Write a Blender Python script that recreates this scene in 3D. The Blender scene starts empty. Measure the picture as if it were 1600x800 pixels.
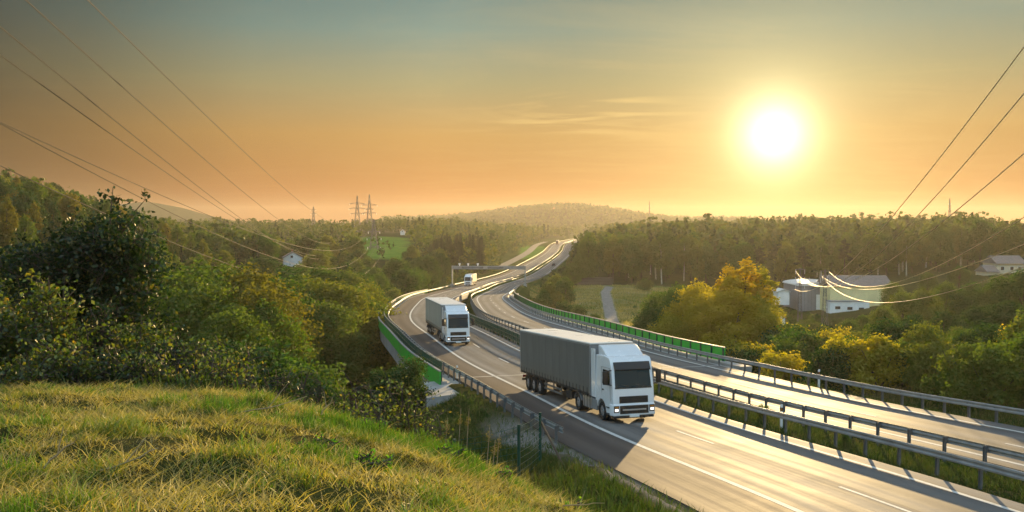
import bpy, bmesh, math, random
import numpy as np
from mathutils import Vector, Matrix

sc = bpy.context.scene
COL = sc.collection
rng = np.random.default_rng(7)
random.seed(7)
R = math.radians
CAMZ = 30.0
FPX, YH = 1400.0, 350.0            # focal length and horizon row in the 1600x800 photograph

# ------------------------------------------------------------------ camera
cam = bpy.data.objects.new('camera', bpy.data.cameras.new('camera'))
COL.objects.link(cam)
cam.data.lens = 31.5
cam.data.sensor_width = 36
cam.data.clip_start = 0.1
cam.data.clip_end = 12000
cam.location = (0, 0, CAMZ)
cam.rotation_euler = (R(90 - 2.045), 0, 0)
sc.camera = cam

# ------------------------------------------------------------------ sky and sun
SUN_AZ, SUN_EL = R(16.26), R(5.46)
SUN_DIR = Vector((math.sin(SUN_AZ) * math.cos(SUN_EL), math.cos(SUN_AZ) * math.cos(SUN_EL), math.sin(SUN_EL)))
SUN_STRENGTH = 4.6
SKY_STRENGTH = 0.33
HAZE_DENSITY = 0.00013
sc.view_settings.view_transform = 'Standard'
sc.view_settings.look = 'None'
sc.view_settings.exposure = 1.2
sc.view_settings.gamma = 1.0
sc.cycles.max_bounces = 7
sc.cycles.diffuse_bounces = 2
sc.cycles.glossy_bounces = 2
sc.cycles.transmission_bounces = 4
sc.cycles.transparent_max_bounces = 4
sc.cycles.volume_bounces = 0
sc.cycles.sample_clamp_indirect = 4
sc.cycles.caustics_reflective = False
sc.cycles.caustics_refractive = False


def srgb(r, g, b):
    f = lambda c: (c / 255 / 12.92 if c <= 10 else ((c / 255 + .055) / 1.055) ** 2.4)
    return (f(r), f(g), f(b), 1)


def build_world():
    w=bpy.data.worlds.new("World");sc.world=w;w.use_nodes=True
    nt=w.node_tree;N=nt.nodes;L=nt.links
    def math_(op,a,b=None,c=None,clamp=False):
        n=N.new('ShaderNodeMath');n.operation=op;n.use_clamp=clamp
        for i,v in enumerate((a,b,c)):
            if v is None: continue
            if isinstance(v,(int,float)): n.inputs[i].default_value=v
            else: L.new(v,n.inputs[i])
        return n.outputs[0]
    def vmath(op,a,b):
        n=N.new('ShaderNodeVectorMath');n.operation=op
        for i,v in enumerate((a,b)):
            if isinstance(v,tuple): n.inputs[i].default_value=v
            else: L.new(v,n.inputs[i])
        return n
    def ramp(fac,stops):
        n=N.new('ShaderNodeValToRGB');e=n.color_ramp.elements
        while len(e)<len(stops): e.new(.5)
        for i,(p,c) in enumerate(stops): e[i].position=p;e[i].color=c
        L.new(fac,n.inputs[0]);return n.outputs[0]
    def mixc(mode,fac,a,b):
        n=N.new('ShaderNodeMix');n.data_type='RGBA';n.blend_type=mode
        for i,v in ((0,fac),(6,a),(7,b)):
            if isinstance(v,(int,float)): n.inputs[i].default_value=v
            elif isinstance(v,tuple): n.inputs[i].default_value=v
            else: L.new(v,n.inputs[i])
        return n.outputs[2]
    tc=N.new('ShaderNodeTexCoord');D=vmath('NORMALIZE',tc.outputs['Generated'],(0,0,0)).outputs[0]
    sx=N.new('ShaderNodeSeparateXYZ');L.new(D,sx.inputs[0])
    S=(math.sin(SUN_AZ)*math.cos(SUN_EL),math.cos(SUN_AZ)*math.cos(SUN_EL),math.sin(SUN_EL))
    dot=vmath('DOT_PRODUCT',D,S).outputs['Value']
    ang=math_('MULTIPLY',math_('ARCCOSINE',math_('MINIMUM',dot,.999999)),180/math.pi)
    el=math_('MULTIPLY',math_('ARCSINE',sx.outputs[2]),180/math.pi)
    ef=math_('DIVIDE',el,40,clamp=True)
    base=ramp(ef,[(0,srgb(178,86,16)),(.05,srgb(202,118,40)),(.14,srgb(218,164,86)),(.22,srgb(182,174,128)),(.30,srgb(136,166,156)),(.40,srgb(90,134,142)),(.6,srgb(110,140,152)),(1,srgb(200,212,222))])  # zenith end brightened as added fill for level surfaces
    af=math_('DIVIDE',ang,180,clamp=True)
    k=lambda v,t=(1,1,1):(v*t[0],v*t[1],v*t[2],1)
    sun_angle_gain=ramp(af,[(0,k(.62)),(.08,k(.80)),(.12,k(.98)),(.18,k(.78)),(.23,k(.34,(1.02,1,.98))),(.275,k(.10,(1.0,1,1.0))),(.40,k(.9,(.95,1,1.05))),(.55,k(2.4,(.85,1,1.12))),(1,k(3.0,(.85,1,1.15)))])  # dims away from the sun; brightened behind the camera as added fill light
    col=mixc('MULTIPLY',1,base,sun_angle_gain)
    # thin high cloud streaks
    pl=math_('ADD',sx.outputs[2],.06)
    cx=N.new('ShaderNodeCombineXYZ');L.new(math_('DIVIDE',sx.outputs[0],pl),cx.inputs[0]);L.new(math_('DIVIDE',sx.outputs[1],pl),cx.inputs[1])
    mp=N.new('ShaderNodeMapping');mp.inputs['Scale'].default_value=(.75,1.5,1);mp.inputs['Rotation'].default_value=(0,0,.22);L.new(cx.outputs[0],mp.inputs[0])
    nz=N.new('ShaderNodeTexNoise');nz.inputs['Scale'].default_value=1.0;nz.inputs['Detail'].default_value=7;nz.inputs['Roughness'].default_value=.6;nz.inputs['Distortion'].default_value=1.1;L.new(mp.outputs[0],nz.inputs[0])
    cl=ramp(nz.outputs[0],[(.46,(0,0,0,1)),(.66,(1,1,1,1))])
    near=ramp(math_('DIVIDE',ang,60,clamp=True),[(0,(0,0,0,1)),(.12,(.9,.9,.9,1)),(.3,(.75,.75,.75,1)),(.6,(.15,.15,.15,1)),(1,(.1,.1,.1,1))])
    az=math_('MULTIPLY',math_('ARCTAN2',sx.outputs[0],sx.outputs[1]),180/math.pi)
    wa=math_('POWER',math_('DIVIDE',math_('SUBTRACT',az,4.5),5.5),2);we=math_('POWER',math_('DIVIDE',math_('SUBTRACT',el,7.0),1.1),2)
    wisp=math_('EXPONENT',math_('MULTIPLY',math_('ADD',wa,we),-1))
    cf=math_('MULTIPLY',math_('MULTIPLY',cl,near),math_('ADD',math_('MULTIPLY',wisp,1.15),.12))
    col=mixc('MIX',cf,col,srgb(255,214,132))
    def expo(a,s): return math_('EXPONENT',math_('MULTIPLY',a,-1/s))
    def glow(acc,fac,c):
        return mixc('ADD',1,acc,mixc('MULTIPLY',1,fac,c))
    g2=math_('POWER',math_('DIVIDE',ang,1.6),1.5)
    col=glow(col,math_('EXPONENT',math_('MULTIPLY',g2,-1)),(3.0,2.6,1.75,1))
    col=glow(col,expo(ang,3.4),(.85,.72,.36,1))
    col=glow(col,expo(ang,11),(.36,.30,.115,1))
    s=N.new('ShaderNodeTexSky');s.sky_type='NISHITA';s.sun_disc=False;s.sun_elevation=SUN_EL;s.sun_rotation=SUN_AZ;s.dust_density=.6
    b1=N.new('ShaderNodeBackground');b1.inputs[1].default_value=.05;L.new(mixc('MULTIPLY',1,s.outputs[0],(.05,.045,.045,1)),b1.inputs[0])
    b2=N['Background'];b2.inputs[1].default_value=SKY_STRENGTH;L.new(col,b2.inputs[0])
    ad=N.new('ShaderNodeAddShader');L.new(b1.outputs[0],ad.inputs[0]);L.new(b2.outputs[0],ad.inputs[1])
    L.new(ad.outputs[0],N['World Output'].inputs[0])
build_world()

sun = bpy.data.objects.new('sun', bpy.data.lights.new('sun', 'SUN'))
COL.objects.link(sun)
sun.data.energy = SUN_STRENGTH
sun.data.angle = R(0.53)
sun.data.color = (1.0, 0.70, 0.33)
sun.rotation_euler = SUN_DIR.to_track_quat('Z', 'Y').to_euler()

# ------------------------------------------------------------------ node helpers and materials
class G:
    """small wrapper for a material's node tree"""
    def __init__(s, name):
        s.m = bpy.data.materials.new(name); s.m.use_nodes = True
        s.t = s.m.node_tree; s.N = s.t.nodes; s.L = s.t.links
        s.out = s.N['Material Output']; s.bsdf = s.N['Principled BSDF']
    def node(s, typ, **kw):
        n = s.N.new('ShaderNode' + typ)
        for k, v in kw.items(): setattr(n, k, v)
        return n
    def put(s, sock, v):
        if v is None: return
        if hasattr(v, 'is_output'): s.L.new(v, sock)
        else: sock.default_value = v
    def math(s, op, a, b=None, clamp=False):
        n = s.node('Math', operation=op, use_clamp=clamp); s.put(n.inputs[0], a); s.put(n.inputs[1], b); return n.outputs[0]
    def noise(s, vec, scale, detail=4, rough=.55, dist=0):
        n = s.node('TexNoise'); s.put(n.inputs['Vector'], vec)
        n.inputs['Scale'].default_value = scale; n.inputs['Detail'].default_value = detail
        n.inputs['Roughness'].default_value = rough; n.inputs['Distortion'].default_value = dist
        return n.outputs[0]
    def ramp(s, fac, stops, interp='LINEAR'):
        n = s.node('ValToRGB'); e = n.color_ramp.elements; n.color_ramp.interpolation = interp
        while len(e) < len(stops): e.new(.5)
        for i, (p, c) in enumerate(stops):
            e[i].position = p; e[i].color = c if len(c) == 4 else (*c, 1)
        s.put(n.inputs[0], fac); return n.outputs[0]
    def mix(s, fac, a, b, mode='MIX'):
        n = s.node('Mix', data_type='RGBA', blend_type=mode)
        for i, v in ((0, fac), (6, a), (7, b)):
            if isinstance(v, tuple) and len(v) == 3: v = (*v, 1)
            s.put(n.inputs[i], v)
        return n.outputs[2]
    def attr(s, name):
        return s.node('Attribute', attribute_name=name).outputs['Fac']
    def coord(s, which='Object', scale=None):
        v = s.node('TexCoord').outputs[which]
        if scale is not None:
            mp = s.node('Mapping'); mp.inputs['Scale'].default_value = scale; s.L.new(v, mp.inputs[0]); v = mp.outputs[0]
        return v
    def bump(s, h, strength=.3, dist=.02):
        n = s.node('Bump'); n.inputs['Strength'].default_value = strength; n.inputs['Distance'].default_value = dist
        s.put(n.inputs['Height'], h); s.L.new(n.outputs[0], s.bsdf.inputs['Normal'])
    def set(s, **kw):
        names = dict(color='Base Color', rough='Roughness', metal='Metallic', spec='Specular IOR Level', coat='Coat Weight',
                     trans='Transmission Weight', emit='Emission Color', estr='Emission Strength')
        for k, v in kw.items():
            if isinstance(v, tuple) and len(v) == 3: v = (*v, 1)
            s.put(s.bsdf.inputs[names[k]], v)
        return s


def plain(name, color, rough=.5, metal=0., var=.12, scale=3., spec=.5, coat=0.):
    g = G(name); c = (*color, 1)
    n = g.noise(g.coord('Object'), scale, 5, .6)
    lo = tuple(v * (1 - var) for v in color); hi = tuple(min(1, v * (1 + var)) for v in color)
    g.set(color=g.ramp(n, [(.3, lo), (.7, hi)]), rough=rough, metal=metal, spec=spec, coat=coat)
    g.put(g.bsdf.inputs['Roughness'], g.math('ADD', g.math('MULTIPLY', n, .2), rough - .1))
    return g.m


def leaf_mat(name, stops, transl=.45, own=.6, gloss=.02):
    """foliage: colour varies per leaf (attribute v) and per plant (object random), light passes through"""
    g = G(name); g.N.remove(g.bsdf)
    rnd = g.node('ObjectInfo').outputs['Random']
    f = g.math('ADD', g.math('MULTIPLY', rnd, own), g.math('MULTIPLY', g.attr('v'), 1 - own))
    col = g.ramp(f, stops)
    d = g.node('BsdfDiffuse'); t = g.node('BsdfTranslucent'); gl = g.node('BsdfGlossy')
    g.L.new(col, d.inputs[0])
    g.L.new(g.mix(1, col, (1.3, 1.45, .5), 'MULTIPLY'), t.inputs[0])
    gl.inputs['Roughness'].default_value = .45; gl.inputs[0].default_value = (.9, .9, .85, 1)
    m1 = g.node('MixShader'); m1.inputs[0].default_value = transl
    g.L.new(d.outputs[0], m1.inputs[1]); g.L.new(t.outputs[0], m1.inputs[2])
    m2 = g.node('MixShader'); m2.inputs[0].default_value = gloss
    g.L.new(m1.outputs[0], m2.inputs[1]); g.L.new(gl.outputs[0], m2.inputs[2])
    g.L.new(m2.outputs[0], g.out.inputs[0])
    return g.m


M = {}
M['leaf_green'] = leaf_mat('leaf_green', [(0, (.03, .075, .012)), (.35, (.055, .11, .013)), (.7, (.095, .135, .016)), (1, (.16, .15, .02))])
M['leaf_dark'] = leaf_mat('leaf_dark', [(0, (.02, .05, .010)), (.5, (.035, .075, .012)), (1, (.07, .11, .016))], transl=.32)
M['leaf_autumn'] = leaf_mat('leaf_autumn', [(0, (.20, .20, .016)), (.35, (.34, .28, .018)), (.7, (.42, .29, .018)), (1, (.42, .22, .016))], transl=.58)
M['leaf_ochre'] = leaf_mat('leaf_ochre', [(0, (.09, .10, .014)), (.4, (.15, .13, .015)), (1, (.22, .14, .015))])
M['leaf_birch'] = leaf_mat('leaf_birch', [(0, (.055, .105, .014)), (.5, (.10, .14, .017)), (1, (.20, .175, .02))])
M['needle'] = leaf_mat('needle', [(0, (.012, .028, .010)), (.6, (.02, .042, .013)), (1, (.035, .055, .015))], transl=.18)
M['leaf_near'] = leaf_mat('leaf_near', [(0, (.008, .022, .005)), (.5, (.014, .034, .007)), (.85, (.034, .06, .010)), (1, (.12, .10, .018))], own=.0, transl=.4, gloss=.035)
M['leaf_shrub'] = leaf_mat('leaf_shrub', [(0, (.04, .07, .012)), (.4, (.075, .105, .016)), (.85, (.13, .14, .022)), (.97, (.26, .17, .03)), (1, (.34, .24, .06))], own=.05, transl=.5, gloss=.04)
M['grass'] = leaf_mat('grass', [(0, (.07, .15, .012)), (.3, (.13, .19, .018)), (.5, (.22, .21, .035)), (.72, (.36, .275, .08)), (1, (.50, .37, .15))], own=.0, transl=.4, gloss=.04)
M['grass_dull'] = leaf_mat('grass_dull', [(0, (.04, .075, .012)), (.4, (.075, .10, .018)), (.7, (.13, .11, .035)), (1, (.22, .17, .075))], own=.0, transl=.3, gloss=.02)  # duller, browner copy of grass; shade of the median put into its colour
M['leaf_weed'] = leaf_mat('leaf_weed', [(0, (.06, .17, .012)), (.6, (.10, .24, .016)), (1, (.18, .26, .03))], own=.0, transl=.5)
M['bark'] = plain('bark', (.075, .055, .04), .9, var=.35, scale=8)
g = G('birch_bark'); n = g.noise(g.coord('Object', (1.2, 1.2, 3.5)), 1.5, 4)
g.set(color=g.ramp(n, [(.38, (.06, .05, .045)), (.46, (.5, .46, .4)), (.8, (.62, .58, .5))]), rough=.8); M['birch_bark'] = g.m

# asphalt: UV u = metres across, v = metres along
def asphalt(name, base, tint, streak=.5, r0=.67):
    g = G(name); uv = g.node('TexCoord').outputs['UV']
    sp = g.node('SeparateXYZ'); g.L.new(uv, sp.inputs[0]); u = sp.outputs[0]
    mp = g.node('Mapping'); mp.inputs['Scale'].default_value = (1.6, .012, 1); g.L.new(uv, mp.inputs[0])
    st = g.noise(mp.outputs[0], 1.3, 5, .6)
    fine = g.noise(uv, 60, 3, .7); patch = g.noise(uv, .35, 4, .6)
    ph = g.math('COSINE', g.math('MULTIPLY', g.math('SUBTRACT', u, .85), 2 * math.pi / 1.575))   # wheel tracks, two per lane
    track = g.math('MULTIPLY', g.math('ADD', ph, 1), .5)
    fac = g.math('ADD', g.math('MULTIPLY', st, .62), g.math('ADD', g.math('MULTIPLY', track, .22), g.math('MULTIPLY', patch, .2)))
    lo = tuple(v * (1 - streak) for v in base); hi = tuple(v * (1 + streak) for v in base)
    c = g.ramp(fac, [(.3, lo), (.75, hi)])
    sh = g.math('MULTIPLY', g.math('LESS_THAN', u, 0.0), 1.0)
    c = g.mix(sh, c, g.mix(1, c, tint, 'MULTIPLY'))
    c = g.mix(.25, c, g.ramp(fine, [(.3, (.02, .02, .02)), (.7, (.22, .21, .2))]))
    mq = g.node('Mapping'); mq.inputs['Scale'].default_value = (.22, .035, 1); g.L.new(uv, mq.inputs[0])
    rep = g.ramp(g.noise(mq.outputs[0], 1.7, 2, .4), [(.60, (0, 0, 0)), (.615, (1, 1, 1))])
    c = g.mix(g.math('MULTIPLY', rep, .35), c, tuple(v * .55 for v in base))
    mc = g.node('Mapping'); mc.inputs['Scale'].default_value = (.9, .10, 1); g.L.new(uv, mc.inputs[0])
    seam = g.math('LESS_THAN', g.math('ABSOLUTE', g.math('SUBTRACT', g.math('ADD', u, g.math('MULTIPLY', g.noise(mc.outputs[0], 1.0, 3), .12)), 3.62)), .022)
    crack = g.math('LESS_THAN', g.math('ABSOLUTE', g.math('SUBTRACT', g.noise(mc.outputs[0], 2.2, 5, .6), .5)), .0022)
    c = g.mix(g.math('MULTIPLY', g.math('MAXIMUM', seam, crack), .65), c, (.03, .029, .028))
    rough = g.math('ADD', g.math('MULTIPLY', st, .40), g.math('ADD', g.math('MULTIPLY', patch, .16), r0 - .22))
    g.set(color=c, rough=rough, spec=.055)
    g.bump(g.noise(uv, 45, 2, .6), .25, .006)
    return g.m
M['asphalt'] = asphalt('asphalt', (.175, .165, .155), (.55, .45, .40))
M['asphalt_far'] = plain('asphalt_grey', (.09, .088, .085), .7, var=.15, scale=.3)
g = G('road_paint'); nz = g.noise(g.coord('Object'), 3, 6, .7)
g.set(color=g.ramp(nz, [(.3, (.42, .41, .38)), (.55, (.62, .61, .57))]), rough=.75, spec=.1); M['paint'] = g.m
M['steel'] = plain('galvanised_steel', (.34, .36, .37), .55, .6, .2, 1.5)
M['steel_dark'] = plain('weathered_steel', (.17, .18, .19), .55, .5, .25, 2)
M['green_paint'] = plain('green_painted_panel', (.025, .42, .035), .5, 0, .32, .7)
M['green_dark'] = plain('dark_green_metal', (.012, .075, .055), .45, .2, .2, 2)
M['concrete'] = plain('concrete', (.34, .33, .31), .85, 0, .25, .8)
M['gravel'] = plain('gravel', (.20, .19, .175), .95, 0, .35, 1.2)
M['white_paint'] = plain('white_vehicle_paint', (.80, .82, .84), .25, 0, .03, 2, coat=.4)
M['white_sheet'] = plain('white_sheet_metal', (.86, .86, .84), .3, 0, .05, .6)
def tarp(name, color):
    g = G(name); co = g.coord('Object'); sp = g.node('SeparateXYZ'); g.L.new(co, sp.inputs[0])
    n = g.noise(g.coord('Object', (1, .6, .25)), 1.6, 5, .6)
    c = g.ramp(n, [(.3, tuple(v * .86 for v in color)), (.7, tuple(v * 1.12 for v in color))])
    fold = g.math('POWER', g.math('MULTIPLY', g.math('ADD', g.math('COSINE', g.math('MULTIPLY', sp.outputs[1], 2 * math.pi / 1.36)), 1), .5), 30)
    c = g.mix(g.math('MULTIPLY', fold, .28), c, tuple(v * .5 for v in color))
    grime = g.math('MULTIPLY', g.math('SUBTRACT', 1, g.math('DIVIDE', g.math('SUBTRACT', sp.outputs[2], 1.2), 1.1), clamp=True), g.math('ADD', g.math('MULTIPLY', n, .9), .1), clamp=True)
    c = g.mix(g.math('MULTIPLY', grime, .65), c, (.13, .105, .075))
    g.set(color=c, rough=.62); g.bump(g.math('ADD', g.math('MULTIPLY', fold, .6), n), .35, .03); return g.m
M['tarp_grey'] = tarp('grey_tarpaulin', (.125, .138, .138))
M['tarp_beige'] = tarp('beige_tarpaulin', (.37, .36, .31))
M['panel_cream'] = plain('cream_trailer_panel', (.74, .66, .46), .4, 0, .05, .5)
M['black'] = plain('black_plastic', (.012, .012, .013), .45, 0, .3, 4)
M['rubber'] = plain('tyre_rubber', (.016, .016, .016), .85, 0, .3, 6)
M['chassis'] = plain('chassis_grey', (.03, .03, .032), .7, .2, .3, 3)
M['chrome'] = plain('brushed_alloy', (.62, .63, .65), .3, .9, .08, 5)
M['grey_plastic'] = plain('grey_plastic', (.22, .23, .24), .5, 0, .1, 4)
g = G('windscreen_glass'); g.set(color=(.008, .012, .018), rough=.05, spec=.45); M['glass'] = g.m
g = G('headlamp'); g.set(color=(.75, .75, .72), rough=.15, emit=(1, .95, .85), estr=.55); M['lamp'] = g.m
M['red_lens'] = plain('red_lens', (.35, .02, .015), .25, 0, .1, 5)
M['amber'] = plain('amber_reflector', (.55, .2, .02), .3, 0, .1, 5)
M['car_dark'] = plain('dark_car_paint', (.035, .035, .04), .25, .2, .1, 3, coat=.6)
M['car_red'] = plain('red_lorry_paint', (.30, .10, .07), .4, 0, .1, 3)
M['wall_grey'] = plain('grey_cladding', (.24, .25, .28), .6, .1, .12, .4)
M['wall_yellow'] = plain('pale_yellow_render', (.80, .70, .36), .85, 0, .12, .4)
M['wall_white'] = plain('white_render', (.82, .82, .80), .85, 0, .1, .5)
M['wall_cream'] = plain('cream_render', (.62, .55, .40), .85, 0, .12, .5)
M['roof_grey'] = plain('grey_brown_roof', (.20, .165, .15), .8, 0, .2, 1.2)
M['roof_red'] = plain('red_roof_tiles', (.36, .10, .05), .8, 0, .25, 1.2)
M['roof_white'] = plain('white_membrane_roof', (.72, .70, .66), .45, 0, .08, .6)
g = G('window_glass'); g.set(color=(.03, .035, .04), rough=.1, spec=.6); M['pane'] = g.m
M['sign_blue'] = plain('blue_road_sign', (.02, .16, .36), .45, 0, .08, 2)
M['cable'] = plain('aluminium_cable', (.05, .04, .03), .6, 0, .15, .2, spec=.25)
M['cable_glint'] = plain('glint_aluminium_cable', (.9, .8, .62), .6, 1.0, .1, .2)  # paler copy of the cable metal, sun glint put into its colour
M['mast'] = plain('pylon_steel', (.16, .15, .15), .6, .5, .2, .3)
M['wood'] = plain('weathered_wood', (.14, .10, .07), .9, 0, .3, 4)
M['stalk'] = plain('dry_stalk', (.32, .24, .13), .9, 0, .3, 5)

# ------------------------------------------------------------------ object helpers
def tag(o, label=None, cat=None, group=None, kind=None):
    if label: o['label'] = label
    if cat: o['category'] = cat
    if group: o['group'] = group
    if kind: o['kind'] = kind
    return o

def thing(name, label, cat, loc=(0, 0, 0), group=None, mat=None):
    o = bpy.data.objects.new(name, None); COL.objects.link(o)
    o.empty_display_size = .3
    if mat is not None: o.matrix_world = mat
    else: o.location = loc
    return tag(o, label, cat, group)

def copy_tree(o, parent=None):
    c = o.copy(); COL.objects.link(c)
    if parent is not None: c.parent = parent
    for ch in list(o.children): copy_tree(ch, c)
    return c

def link(name, me, parent=None, loc=None):
    o = bpy.data.objects.new(name, me); COL.objects.link(o)
    if parent is not None: o.parent = parent
    if loc is not None: o.location = loc
    return o

def np_mesh(name, V, Q, mats, attrs=None, uv=None, smooth=False, midx=None):
    """mesh from numpy arrays: V (n,3), Q (m,4) quads or (m,3) tris"""
    me = bpy.data.meshes.new(name); V = np.ascontiguousarray(V, np.float32); Q = np.ascontiguousarray(Q, np.int32); k = Q.shape[1]
    me.vertices.add(len(V)); me.vertices.foreach_set('co', V.ravel())
    me.loops.add(Q.size); me.loops.foreach_set('vertex_index', Q.ravel())
    me.polygons.add(len(Q)); me.polygons.foreach_set('loop_start', np.arange(0, Q.size, k, dtype=np.int32))
    me.polygons.foreach_set('loop_total', np.full(len(Q), k, np.int32))
    if midx is not None: me.polygons.foreach_set('material_index', np.ascontiguousarray(midx, np.int32))
    for m in (mats if isinstance(mats, (list, tuple)) else [mats]): me.materials.append(m)
    for n_, a in (attrs or {}).items():
        at = me.attributes.new(n_, 'FLOAT', 'POINT'); at.data.foreach_set('value', np.ascontiguousarray(a, np.float32))
    if uv is not None:
        l = me.uv_layers.new(name='UVMap'); l.data.foreach_set('uv', np.ascontiguousarray(uv[Q.ravel()], np.float32).ravel())
    me.update(calc_edges=True); me.validate()
    me.polygons.foreach_set('use_smooth', np.full(len(me.polygons), smooth, bool))
    return me

class MB:
    """collects shapes for ONE mesh"""
    def __init__(s): s.v = []; s.f = []; s.mi = []
    def add(s, vs, fs, mi=0):
        b = len(s.v); s.v += [tuple(p) for p in vs]; s.f += [tuple(i + b for i in f) for f in fs]; s.mi += [mi] * len(fs); return s
    def box(s, x0, x1, y0, y1, z0, z1, mi=0):
        return s.add([(x0, y0, z0), (x1, y0, z0), (x1, y1, z0), (x0, y1, z0), (x0, y0, z1), (x1, y0, z1), (x1, y1, z1), (x0, y1, z1)],
                     [(3, 2, 1, 0), (4, 5, 6, 7), (0, 1, 5, 4), (1, 2, 6, 5), (2, 3, 7, 6), (3, 0, 4, 7)], mi)
    def prism_x(s, prof, x0, x1, mi=0):
        """profile of (y,z) extruded along x"""
        n = len(prof); vs = [(x0, y, z) for y, z in prof] + [(x1, y, z) for y, z in prof]
        return s.add(vs, [tuple(range(n)), tuple(range(2 * n - 1, n - 1, -1))] + [((i + 1) % n, i, n + i, n + (i + 1) % n) for i in range(n)], mi)
    def prism_y(s, prof, y0, y1, mi=0):
        n = len(prof); vs = [(x, y0, z) for x, z in prof] + [(x, y1, z) for x, z in prof]
        return s.add(vs, [tuple(range(n)), tuple(range(2 * n - 1, n - 1, -1))] + [((i + 1) % n, i, n + i, n + (i + 1) % n) for i in range(n)], mi)
    def tube(s, pts, rad, n=6, mi=0, cap=True):
        pts = [Vector(p) for p in pts]; rad = rad if isinstance(rad, (list, tuple)) else [rad] * len(pts); vs = []; fs = []
        for i, p in enumerate(pts):
            d = (pts[min(i + 1, len(pts) - 1)] - pts[max(i - 1, 0)]).normalized()
            a = d.cross(Vector((0, 0, 1)) if abs(d.z) < .9 else Vector((1, 0, 0))).normalized(); b = d.cross(a)
            for k in range(n):
                t = 2 * math.pi * k / n; vs.append(p + (a * math.cos(t) + b * math.sin(t)) * rad[i])
        for i in range(len(pts) - 1):
            for k in range(n): fs.append((i * n + k, i * n + (k + 1) % n, (i + 1) * n + (k + 1) % n, (i + 1) * n + k))
        if cap: fs += [tuple(range(n - 1, -1, -1)), tuple(range((len(pts) - 1) * n, len(pts) * n))]
        return s.add(vs, fs, mi)
    def cyl_x(s, x0, x1, y, z, r, n=24, mi=0): return s.tube([(x0, y, z), (x1, y, z)], r, n, mi)
    def mesh(s, name, mats, bevel=0., seg=2, smooth=False, angle=35):
        me = bpy.data.meshes.new(name); me.from_pydata(s.v, [], s.f)
        for m in (mats if isinstance(mats, (list, tuple)) else [mats]): me.materials.append(m)
        me.polygons.foreach_set('material_index', s.mi)
        bm = bmesh.new(); bm.from_mesh(me); bmesh.ops.recalc_face_normals(bm, faces=bm.faces)
        if bevel > 0:
            ed = [e for e in bm.edges if len(e.link_faces) == 2 and e.calc_face_angle(0) > R(angle)]
            bmesh.ops.bevel(bm, geom=ed, offset=bevel, segments=seg, affect='EDGES', profile=.6, clamp_overlap=True)
        if smooth:
            for f in bm.faces: f.smooth = True
            for e in bm.edges:
                if len(e.link_faces) == 2 and e.calc_face_angle(0) > R(40): e.smooth = False
        bm.to_mesh(me); bm.free(); me.update(); return me
    def build(s, name, mats, parent=None, bevel=0., seg=2, smooth=False, loc=None, angle=35):
        return link(name, s.mesh(name, mats, bevel, seg, smooth, angle), parent, loc)

def vnoise(x, y, seed=0):
    """smooth value noise 0..1"""
    x = np.asarray(x, float); y = np.asarray(y, float); xi = np.floor(x).astype(np.int64); yi = np.floor(y).astype(np.int64)
    fx = x - xi; fy = y - yi; fx = fx * fx * (3 - 2 * fx); fy = fy * fy * (3 - 2 * fy)
    def h(a, b):
        n = (a * 374761393 + b * 668265263 + seed * 974711) & 0x7fffffff
        n = ((n ^ (n >> 13)) * 1274126177) & 0x7fffffff
        return ((n ^ (n >> 16)) & 0xffff) / 65535.
    return (h(xi, yi) * (1 - fx) + h(xi + 1, yi) * fx) * (1 - fy) + (h(xi, yi + 1) * (1 - fx) + h(xi + 1, yi + 1) * fx) * fy
def fbm(x, y, seed=0, o=4):
    t = 0; a = .5; s = 0
    for i in range(o): t = t + a * vnoise(x * 2 ** i, y * 2 ** i, seed + i); s += a; a *= .55
    return t / s

# ------------------------------------------------------------------ the motorway's course (metres, Y = distance ahead of the camera)
RK = np.array([15, 30, 45, 60, 80, 100, 120, 145, 175, 210, 260, 320, 400, 520, 700, 950, 1300, 1900.])
RX = np.array([12.29, 8.81, 4.36, 0.78, -4.66, -9.19, -13.31, -16.38, -18.48, -19.91, -17.93, -15.16, -4.65, 9.5, 28.28, 49.42, 100.34, 154.67])
RH = np.array([-8.36, -9.33, -10.29, -11.18, -11.98, -12.5, -13.23, -14.28, -15.58, -17.12, -19.29, -21.7, -23.36, -23.07, -21.17, -20.0, -20.2, -20.37])
def _spline(V):
    u = np.log(RK + 40); h = np.diff(u); n = len(u); A = np.zeros((n, n)); r = np.zeros(n); A[0, 0] = A[-1, -1] = 1
    for i in range(1, n - 1):
        A[i, i - 1] = h[i - 1]; A[i, i] = 2 * (h[i - 1] + h[i]); A[i, i + 1] = h[i]
        r[i] = 6 * ((V[i + 1] - V[i]) / h[i] - (V[i] - V[i - 1]) / h[i - 1])
    m = np.linalg.solve(A, r)
    def ev(Z):
        x = np.log(np.clip(Z, 15, 1900) + 40); i = np.clip(np.searchsorted(u, x) - 1, 0, n - 2); d = x - u[i]; hh = h[i]
        return V[i] + d * ((V[i + 1] - V[i]) / hh - hh * (2 * m[i] + m[i + 1]) / 6) + d * d * m[i] / 2 + d ** 3 * (m[i + 1] - m[i]) / (6 * hh)
    return ev
_gx, _gh = _spline(RX), _spline(RH)
TABY = np.arange(-120, 3000, .5)
TABX = _gx(TABY); TABH = _gh(TABY)
_s = (TABX[TABY == 17][0] - TABX[TABY == 15][0]) / 2; TABX = np.where(TABY < 15, TABX + _s * (TABY - 15), TABX)
_s = (TABH[TABY == 17][0] - TABH[TABY == 15][0]) / 2; TABH = np.where(TABY < 15, TABH + _s * .6 * (TABY - 15), TABH)
TABX = np.where(TABY > 1900, TABX + .09 * (TABY - 1900), TABX)
TABD = np.gradient(TABX, TABY); TABS = np.concatenate([[0], np.cumsum(np.sqrt(1 + TABD[1:] ** 2) * .5)])
def road_x(Y): return np.interp(Y, TABY, TABX)
def road_h(Y): return np.interp(Y, TABY, TABH)
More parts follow.
